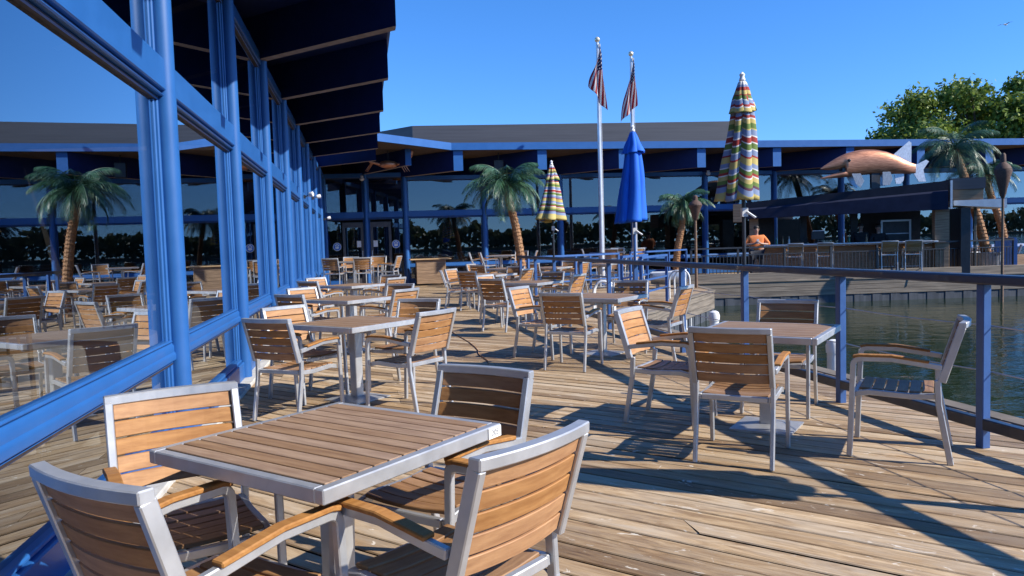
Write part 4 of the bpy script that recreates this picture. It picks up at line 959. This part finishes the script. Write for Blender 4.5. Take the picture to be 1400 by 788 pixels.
for s in (-1, 1): mb.box((s * .45, -.32, .98), (.06, .04, 1.8)); mb.box((0, -.32, .98 + s * .87), (.84, .04, .06))
mb.build('door_frame', 'metal', r); mb = MB()
for z in (.6, 1.0, 1.4): mb.box((0, -.31, z), (.82, .02, .03))
mb.build('shelf', 'zinc', r)
r = tag(empty('register', (10.55, Y0 + .05, 1.137)), 'dark register screen on the bar counter', 'register')
mb = MB(); mb.box((0, 0, .02), (.26, .22, .04)); mb.tube([(0, .02, .04), (0, .02, .16)], .025, 8); mb.build('stand', 'blackplastic', r); mb = MB(); mb.box((0, 0, .28), (.42, .05, .28)); mb.build('screen', 'blackplastic', r, bevel=.01)
mb = MB(); mb.box((.02, .05, .435), (.36, .16, .02)); mb.build('paper_tray', 'paper', r)
BCOL = [(.05, .12, .05), (.25, .12, .04), (.5, .5, .45), (.12, .03, .03)]
for k, x in enumerate((9.2, 9.42, 9.62, 11.35, 11.55, 12.1)):
    key = 'bottle%d' % (k % 4)
    if key not in M: M[key] = vary('bottle_glass', BCOL[k % 4], tuple(c * 1.3 for c in BCOL[k % 4]), 6, .15)
    r = tag(empty('bottle', (x, Y0 + .12 + .05 * (k % 2), 1.136)), ('small bottle on the left end of the bar counter' if k < 3 else 'small bottle on the middle of the bar counter'), 'bottle', 'bottles on the left end of the bar' if k < 3 else 'bottles on the middle of the bar')
    mb = MB(); mb.lathe([(.036, 0), (.036, .15), (.014, .2), (.013, .27)], n=10); mb.build('body', key, r, smooth=50); mb = MB(); mb.lathe([(.016, .27), (.016, .29)], n=8); mb.build('cap', 'dark', r)

for o in [q for q in col.objects if q.parent is None and q.get('category') in ('cooler', 'register', 'bottle')] + [hut]:
    x, y = hutp(o.location.x, o.location.y) if o is not hut else hutp(0, 0)
    o.location = (x, y, o.location.z); o.rotation_euler.z = HUT_A
# ------------------------------------------------------------------ fish sculpture
fish = tag(empty('fish_sculpture', (10.45, 25.2, 3.0), R(-2)), 'big hammered copper fish with open mouth and silver fins on the bar roof', 'sculpture')
FS = .00385
def fx(x): return (x - 170) * FS
def fz(y): return (605 - y) * FS
def interp(tab, x):
    for (x0, y0), (x1, y1) in zip(tab[:-1], tab[1:]):
        if x <= x1: return y0 + (y1 - y0) * (x - x0) / (x1 - x0)
    return tab[-1][1]
TOP = [(170, 438), (200, 415), (250, 385), (300, 355), (350, 330), (400, 310), (450, 298), (505, 288), (560, 285), (650, 290), (740, 310), (830, 350), (900, 388), (950, 412), (985, 424)]
LIP = [(170, 444), (250, 453), (330, 450), (380, 442)]
BOT = [(380, 517), (430, 515), (500, 506), (600, 501), (700, 501), (800, 504), (880, 506), (985, 506)]
JT = [(170, 521), (280, 487), (380, 452), (440, 440)]; JB = [(170, 527), (240, 526), (300, 523), (380, 519), (440, 512)]
def sections(xs, top, bot, m=20, k=.62):
    vs = []
    for x in xs:
        a, c = fz(top(x)), fz(bot(x)); hh = max(.004, (a - c) / 2); cz = (a + c) / 2; w = k * min(hh, .30) + .0 * x
        if x < 400: w = max(w, .03 + .14 * (x - 170) / 230)
        if x > 900: w *= 1 - .55 * (x - 900) / 85
        for j in range(m): t = 2 * pi * j / m; vs.append((fx(x), w * cos(t), cz + hh * sin(t)))
    n = len(xs) - 1
    return vs, [(i * m + j, (i + 1) * m + j, (i + 1) * m + (j + 1) % m, i * m + (j + 1) % m) for i in range(n) for j in range(m)] + [tuple(range(m)), tuple(n * m + j for j in range(m - 1, -1, -1))]
xs = [170, 185, 205, 230, 260, 290, 320, 350, 376, 384, 400, 430] + list(range(460, 986, 25)) + [985]
mb = MB(); mb.add(*sections(xs, lambda x: interp(TOP, x), lambda x: interp(LIP, x) if x <= 380 else interp(BOT, x))); mb.build('body', 'copper', fish, smooth=55)
mb = MB(); mb.add(*sections([170, 190, 220, 260, 300, 340, 380, 420, 440], lambda x: interp(JT, x), lambda x: interp(JB, x), 14)); mb.build('jaw', 'copper', fish, smooth=55)
mb = MB(); mb.box((fx(362), 0, fz(462)), (.10, .24, .16)); mb.build('mouth', 'dark', fish)
for s in (-1, 1):
    mb = MB(); mb.ball((fx(402), s * .175, fz(378)), (.055, .05, .055), 10, 8); mb.build('eye', 'dark', fish, smooth=50)
def fin(poly, name, y=0, tilt=0):
    mb = MB(); mb.slab([(fx(p[0]), y + tilt * fz(p[1]), fz(p[1])) for p in poly], .025); mb.build(name, 'finsilver', fish)
fin([(800, 335), (870, 275), (930, 225), (950, 240), (950, 425), (890, 400)], 'dorsal_fin')
fin([(970, 425), (1005, 425), (1075, 390), (1100, 405), (1052, 475), (1075, 578), (1015, 578), (970, 505)], 'tail_fin')
for s in (-1, 1):
    fin([(415, 495), (490, 495), (525, 558), (500, 615), (455, 580)], 'pectoral_fin', s * .16, s * .2)
    fin([(680, 488), (745, 488), (770, 550), (750, 600), (690, 600)], 'pelvic_fin', s * .13, s * .2)
fin([(800, 495), (890, 495), (885, 560), (860, 590), (820, 590)], 'anal_fin')
mb = MB(); mb.box((fx(640), 0, fz(560)), (.28, .14, .5)); mb.build('support', 'dark', fish)

# ------------------------------------------------------------------ people
def skinned(name, joints, edges, mat, parent, sub=2):
    me = bpy.data.meshes.new(name); ks = list(joints); me.from_pydata([joints[k][0] for k in ks], [(ks.index(a), ks.index(c)) for a, c in edges], []); me.materials.append(M[mat])
    o = bpy.data.objects.new(name, me); col.objects.link(o); o.parent = parent
    md = o.modifiers.new('skin', 'SKIN'); md.use_smooth_shade = True
    for i, k in enumerate(ks):
        rr = joints[k][1]; me.skin_vertices[0].data[i].radius = rr if isinstance(rr, tuple) else (rr, rr); me.skin_vertices[0].data[i].use_root = (i == 0)
    sb = o.modifiers.new('smooth', 'SUBSURF'); sb.levels = sub; sb.render_levels = sub
    return o
def person(x, y, a, label, shirt, legs, stout=1.0, cap=False, pose='phone', z=0):
    r = tag(empty('person', (x, y, z), face(a)), label, 'person')
    w = stout; J = {'pelvis': ((0, 0, .93), (.155 * w, .12 * w)), 'belly': ((0, .02, 1.08), (.165 * w, .135 * w)), 'chest': ((0, 0, 1.30), (.165 * w, .12 * w)), 'neck0': ((0, 0, 1.46), .07), 'neck': ((0, .01, 1.53), .055), 'head0': ((0, .02, 1.60), (.068, .085)), 'head': ((0, .025, 1.67), (.075, .095)), 'crown': ((0, .01, 1.745), (.05, .065))}
    E = [('pelvis', 'belly'), ('belly', 'chest'), ('chest', 'neck0'), ('neck0', 'neck'), ('neck', 'head0'), ('head0', 'head'), ('head', 'crown')]
    for s, n in ((-1, 'l'), (1, 'r')):
        sh = (s * .195 * (.7 + .3 * w), 0, 1.42)
        if pose == 'phone': el, wr, hd = (s * .28 * w, .06, 1.16), (s * .10, .27, 1.20), (s * .035, .32, 1.24)
        elif pose == 'lean': el, wr, hd = (s * .30, .12, 1.20), (s * .20, .34, 1.14), (s * .14, .42, 1.15)
        else: el, wr, hd = (s * .27, -.02, 1.14), (s * .24, .16, 1.02), (s * .22, .24, 1.0)
        J.update({'sh' + n: (sh, .068), 'el' + n: (el, .047), 'wr' + n: (wr, .032), 'hd' + n: (hd, (.040, .022)), 'hip' + n: ((s * .095 * w, 0, .86), .088 * w), 'kn' + n: ((s * .11 * w, .02, .49), .058), 'an' + n: ((s * .115 * w, -.02, .09), .04), 'toe' + n: ((s * .13 * w, .13, .035), .035)})
        E += [('chest', 'sh' + n), ('sh' + n, 'el' + n), ('el' + n, 'wr' + n), ('wr' + n, 'hd' + n), ('pelvis', 'hip' + n), ('hip' + n, 'kn' + n), ('kn' + n, 'an' + n), ('an' + n, 'toe' + n)]
        for q in range(5):                                                 # fingers and thumb
            base = Vector(hd); dirn = (Vector(hd) - Vector(wr)).normalized(); sd = Vector((0, 0, 1)) if pose == 'phone' else Vector((1, 0, 0))
            off = sd * (.018 * (q - 1.5)) if q < 4 else sd * .04 - dirn * .03
            L = (.05, .06, .055, .042, .04)[q]; t1 = base + off + dirn * L * .6; t2 = t1 + dirn * L * .35 + Vector((-s * .018, 0, -.008))
            J['f%s%d' % (n, q)] = (tuple(t1), .010); J['g%s%d' % (n, q)] = (tuple(t2), .008); E += [('hd' + n, 'f%s%d' % (n, q)), ('f%s%d' % (n, q), 'g%s%d' % (n, q))]
    skinned('body', J, E, 'skin', r)
    def sub(keys, grow): return {k: (J[k][0], tuple(q + grow for q in J[k][1]) if isinstance(J[k][1], tuple) else J[k][1] + grow) for k in keys}
    def lerp(a_, b_, t): return tuple(a_[i] + (b_[i] - a_[i]) * t for i in range(3))
    K1 = sub(['pelvis', 'belly', 'chest', 'neck0', 'shl', 'shr', 'ell', 'elr'], .022); K1['neck0'] = ((0, 0, 1.465), .085)
    for n in 'lr': K1['cuff' + n] = (lerp(J['el' + n][0], J['wr' + n][0], .25 if pose == 'phone' else .8), .052)
    skinned('shirt', K1, [('pelvis', 'belly'), ('belly', 'chest'), ('chest', 'neck0'), ('chest', 'shl'), ('chest', 'shr'), ('shl', 'ell'), ('shr', 'elr'), ('ell', 'cuffl'), ('elr', 'cuffr')], shirt, r)
    K2 = sub(['pelvis', 'hipl', 'hipr', 'knl', 'knr', 'anl', 'anr'], .016); K2['pelvis'] = ((0, 0, .90), (.165 * w, .13 * w))
    skinned('trousers', K2, [('pelvis', 'hipl'), ('pelvis', 'hipr'), ('hipl', 'knl'), ('hipr', 'knr'), ('knl', 'anl'), ('knr', 'anr')], legs, r)
    for s, n in ((-1, 'l'), (1, 'r')):
        mb = MB(); mb.ball((s * .125 * w, .055, .045), (.052, .135, .05), 12, 8); mb.build('shoe', 'zinc' if shirt == 'orange' else 'blackcloth', r, smooth=60)
    mb = MB(); mb.ball((0, .0, 1.735), (.092, .108, .075), 14, 8); mb.box((0, .10, 1.715), (.14, .12, .012)) if cap else None
    mb.build('cap' if cap else 'hair', 'blackcloth' if cap else 'hair', r, smooth=50)
    fc = MB(); fc.ball((-.033, .118, 1.675), (.012, .008, .009), 8, 6); fc.ball((.033, .118, 1.675), (.012, .008, .009), 8, 6); fc.box((0, .118, 1.605), (.05, .008, .010)); fc.build('eyes_and_mouth', 'ink', r)
    fc = MB(); fc.ball((0, .128, 1.645), (.014, .018, .022), 8, 6)
    for s in (-1, 1): fc.ball((s * .082, .01, 1.665), (.012, .022, .032), 8, 6)
    fc.build('nose_and_ears', 'skin', r, smooth=60)
    return r
person(8.22, 25.0, 190, 'stout man in an orange shirt and dark trousers standing with a phone in hands', 'orange', 'trouser', 1.42)
r = tag(empty('phone', (8.22 - .06, 25.0 - .33, 1.245), face(190)), 'white phone held by the man in orange', 'phone')
mb = MB(); mb.box((0, 0, .03), (.075, .01, .15)); mb.build('case', 'white', r, bevel=.003); mb = MB(); mb.box((0, -.006, .03), (.066, .003, .135)); mb.build('screen', 'blackplastic', r)
person(*hutp(12.0, Y0 + .75), 200, 'person in dark clothes and black cap standing behind the bar counter', 'blackcloth', 'trouser', 1.05, True, 'stand')
person(*hutp(12.55, Y0 + .72), 190, 'bareheaded person in black leaning on the bar counter from inside', 'blackcloth', 'trouser', 1.05, False, 'lean', -.06)

# ------------------------------------------------------------------ things behind the glass
r0 = None
def chiavari():
    r = empty('banquet_chair')
    for sx in (-1, 1):
        mb = MB(); mb.tube([(sx * .19, .19, 0), (sx * .18, .18, .44)], .015, 8); mb.build('leg', 'goldwood', r)
        mb = MB(); mb.tube([(sx * .19, -.20, 0), (sx * .18, -.18, .45), (sx * .18, -.24, .92)], .016, 8); mb.build('leg', 'goldwood', r)
    mb = MB()
    for z, y in ((.91, -.238), (.80, -.225), (.66, -.208), (.55, -.195)): mb.tube([(-.18, y, z), (.18, y, z)], .012, 8)
    for k in range(5): mb.tube([(-.12 + .06 * k, -.225, .80), (-.12 + .06 * k, -.238, .91)], .009, 6)
    for k in range(3): mb.tube([(-.09 + .09 * k, -.195, .55), (-.09 + .09 * k, -.208, .66)], .009, 6)
    mb.build('backrest', 'goldwood', r); mb = MB(); mb.box((0, 0, .455), (.40, .40, .03)); mb.build('seat', 'goldwood', r, bevel=.008)
    mb = MB(); mb.box((0, 0, .49), (.38, .38, .04)); mb.build('cushion', 'cloth', r, bevel=.012)
    mb = MB()
    for s in (-1, 1): mb.tube([(s * .185, .185, .22), (s * .187, -.19, .22)], .01, 6)
    mb.build('stretcher', 'goldwood', r); return r
def cloth_table(x, y, label):
    r = tag(empty('banquet_table', (x, y, 0)), label, 'table', 'cloth covered banquet tables inside')
    mb = MB(); n = 72; vs = [(0, 0, .765)]
    rows = [(.60, .765), (.74, .762), (.765, .72), (.79, .4), (.82, .03)]
    for k, (rr, z) in enumerate(rows):
        for j in range(n):
            q = rr + (.05 * (k - 2) / 2 * sin(j * 2 * pi * 14 / n) if k > 2 else 0); vs.append((q * cos(2 * pi * j / n), q * sin(2 * pi * j / n), z))
    fs = [(0, 1 + j, 1 + (j + 1) % n) for j in range(n)]
    for k in range(len(rows) - 1): fs += [(1 + k * n + j, 1 + (k + 1) * n + j, 1 + (k + 1) * n + (j + 1) % n, 1 + k * n + (j + 1) % n) for j in range(n)]
    mb.add(vs, fs); mb.build('tablecloth', 'cloth', r, smooth=50); mb = MB(); mb.lathe([(.72, .73), (.72, .757)], n=32); mb.build('tabletop', 'oldwood', r); mb = MB(); mb.tube([(0, 0, .015), (0, 0, .73)], .05, 10); mb.build('leg', 'dark', r)
cloth_table(-3.72, 6.05, 'white clothed round table seen through the nearest window'); cloth_table(-4.7, 9.2, 'white clothed round table inside behind the second window'); cloth_table(-3.9, 2.6, 'white clothed round table inside at the left edge')
cv = chiavari()
for i, (x, y, a, lb) in enumerate(((-3.42, 4.98, 335, 'gold spindle chair with its back to the glass, seen through the nearest window'), (-4.65, 5.6, 60, 'gold spindle chair left of the clothed table indoors'), (-3.95, 7.2, 190, 'gold spindle chair beyond the clothed table indoors'), (-4.2, 8.2, 330, 'gold spindle chair at the farther clothed table indoors'), (-3.3, 3.6, 200, 'gold spindle chair by the clothed table at the left edge'))):
    o = cv if i == 0 else copy_tree(cv)
    o.location = (x, y, .015); o.rotation_euler = (0, 0, face(a)); tag(o, lb, 'banquet chair', 'gold spindle chairs inside')

# ------------------------------------------------------------------ cords on the deck
def cord(pts, r, label):
    P = [Vector(p) for p in pts]; path = []
    for i in range(len(P) - 1):
        for k in range(6):
            f = k / 6; p0, p1, p2, p3 = P[max(i - 1, 0)], P[i], P[i + 1], P[min(i + 2, len(P) - 1)]
            path.append(.5 * ((2 * p1) + (p2 - p0) * f + (2 * p0 - 5 * p1 + 4 * p2 - p3) * f * f + (3 * p1 - p0 - 3 * p2 + p3) * f ** 3))
    path.append(P[-1]); mb = MB(); mb.tube(path, r, 6); tag(mb.build('cord', 'cord', None, smooth=60), label, 'cord')
cord([(-.29, 8.62, .007), (-.33, 9.1, .007), (-.45, 9.6, .007), (-.50, 10.1, .007), (-.66, 10.9, .007), (-.95, 12.0, .007), (-1.25, 13.4, .007), (-1.9, 15.2, .007), (-2.4, 17.2, .007)], .0065, 'brown cord trailing along the open middle of the deck')
cord([(.02, 3.42, .012), (.08, 3.24, .02), (.13, 3.16, .012), (.16, 3.02, .012), (.17, 2.9, .012)], .007, 'short brown cord lying by the rear leg of the nearest sunlit chair')

# ------------------------------------------------------------------ broadleaf tree behind the building
def tree(x, y, h, rx, rz, label, seed, nleaf=36000):
    rnd = random.Random(seed); r = tag(empty('broadleaf_tree', (x, y, 0)), label, 'tree'); mb = MB()
    mb.tube([(0, 0, -.1), (.1, 0, h * .2), (0, .1, h * .42)], [.5, .4, .3], 10); mb.build('trunk', 'trunkbark', r, smooth=50)
    clumps = []; lb = MB()
    for k in range(64):
        a = rnd.uniform(0, 2 * pi); e = math.asin(rnd.uniform(-.45, 1)); q = rnd.uniform(.55, 1.0)
        c = Vector((rx * q * cos(e) * cos(a), rx * .8 * q * cos(e) * sin(a), h - rz + rz * .88 * q * sin(e)))
        clumps.append((c, rnd.uniform(.12, .25) * rx)); lb.tube([(0, 0, h * .36), c * .5 + Vector((0, 0, h * .25)), c], [.16, .09, .02], 5)
    lb.build('limbs', 'trunkbark', r)
    cb = MB()
    for i in range(nleaf):
        c, rr = clumps[rnd.randrange(len(clumps))]; d = Vector((rnd.gauss(0, 1), rnd.gauss(0, 1), rnd.gauss(0, .75))).normalized()
        p = c + d * rr * (rnd.random() ** .45) * rnd.uniform(.7, 1.25); s = rnd.uniform(.10, .21)
        n = (d * .7 + Vector((rnd.gauss(0, 1), rnd.gauss(0, 1), rnd.gauss(.6, 1)))).normalized(); t = n.orthogonal().normalized(); t = Quaternion(n, rnd.uniform(0, 6.28)) @ t; bt = n.cross(t)
        cb.add([p - t * s, p - bt * s * .55, p + t * s, p + bt * s * .55], [(0, 1, 2, 3)])
    cb.build('crown', 'leaf', r)
tree(31.5, 50, 11.9, 6.8, 5.0, 'large green broadleaf tree rising behind the roof at the right', 17)
# far wooded shore behind the viewer, seen only mirrored in the glass
mb = MB(); rnd = random.Random(4)
for i in range(22000):
    x = rnd.uniform(-260, 520); hmax = 9.5 + 1.6 * sin(x * .05) + 1.5 * sin(x * .17 + 1) + 1.2 * sin(x * .41) + .8 * sin(x * 1.3); z = .4 + (hmax) * rnd.random() ** .7; p = Vector((x, -255 - rnd.uniform(0, 8), z)); s = rnd.uniform(.5, 1.3)
    t = Vector((rnd.gauss(0, 1), rnd.gauss(0, .5), rnd.gauss(0, 1))).normalized(); q = t.cross(Vector((rnd.gauss(0, 1), 1.5, rnd.gauss(0, 1)))).normalized()
    mb.add([p - t * s, p - q * s, p + t * s, p + q * s], [(0, 1, 2, 3)])
tag(mb.build('far_woods', 'farleaf'), 'low dark wooded shore mirrored in the far windows', 'woods', kind='stuff')
# gull
r = tag(empty('seagull', (26.4, 40, 12.2), R(25)), 'small grey gull gliding in the sky above the tree', 'bird'); r.scale = (.6, .6, .6)
mb = MB(); mb.ball((0, 0, 0), (.22, .07, .07), 10, 8)
for s in (-1, 1): mb.slab([(.08, s * .04, .02), (.06, s * .35, .12), (-.06, s * .68, .07), (-.10, s * .35, .10), (-.08, s * .04, .02)], .015)
mb.slab([(-.18, -.03, 0), (-.32, -.06, 0), (-.32, .06, 0), (-.18, .03, 0)], .012); mb.build('body', 'bird', r, smooth=50)

# ------------------------------------------------------------------ light, sky, camera
SUN_AZ, SUN_EL = 110.0, 35.5
sd = Vector((sin(R(SUN_AZ)) * cos(R(SUN_EL)), cos(R(SUN_AZ)) * cos(R(SUN_EL)), sin(R(SUN_EL))))
L = bpy.data.lights.new('sun', 'SUN'); L.energy = 4.4; L.angle = R(.53); L.color = (1, .94, .84)
so = bpy.data.objects.new('sun', L); col.objects.link(so); so.rotation_euler = sd.to_track_quat('Z', 'Y').to_euler(); so.location = (30, -10, 40)
wd = bpy.data.worlds.new('World'); S.world = wd; wd.use_nodes = True; nt = wd.node_tree
bg = nt.nodes['Background']; sky = nt.nodes.new('ShaderNodeTexSky'); sky.sky_type = 'NISHITA'; sky.sun_disc = False
sky.sun_elevation = R(SUN_EL); sky.sun_rotation = R(SUN_AZ); sky.altitude = 0; sky.air_density = .9; sky.dust_density = 0; sky.ozone_density = 6
hs = nt.nodes.new('ShaderNodeHueSaturation'); hs.inputs['Saturation'].default_value = 1.2; hs.inputs['Hue'].default_value = .507; nt.links.new(sky.outputs[0], hs.inputs['Color']); gtc = nt.nodes.new('ShaderNodeTexCoord'); gma = nt.nodes.new('ShaderNodeVectorMath'); gma.operation = 'MULTIPLY_ADD'; gma.inputs[1].default_value = (1, 1, .92); gma.inputs[2].default_value = (0, 0, .07); nt.links.new(gtc.outputs['Generated'], gma.inputs[0]); nt.links.new(gma.outputs[0], sky.inputs['Vector']); nt.links.new(hs.outputs[0], bg.inputs['Color']); bg.inputs['Strength'].default_value = .15

cam = bpy.data.cameras.new('camera'); cam.sensor_width = 36; cam.sensor_fit = 'HORIZONTAL'; cam.lens = 1020 / 1400 * 36; cam.clip_end = 2000; cam.clip_start = .05
co = bpy.data.objects.new('camera', cam); col.objects.link(co)
pt, rl = R(3.35), R(1.7)
fw = Vector((0, cos(pt), -sin(pt))); up = Vector((0, sin(pt), cos(pt))); rt = Vector((1, 0, 0))
rt2 = rt * cos(rl) - up * sin(rl); up2 = up * cos(rl) + rt * sin(rl)
mw = Matrix((rt2, up2, -fw)).transposed().to_4x4(); mw.translation = Vector((0, 0, 1.42)); co.matrix_world = mw
S.camera = co
S.view_settings.view_transform = 'Standard'; S.view_settings.look = 'None'; S.view_settings.exposure = .75; S.view_settings.gamma = 1
S.render.engine = 'CYCLES'; S.cycles.caustics_reflective = False; S.cycles.caustics_refractive = False; S.cycles.max_bounces = 8; S.cycles.transparent_max_bounces = 12; S.cycles.use_denoising = True
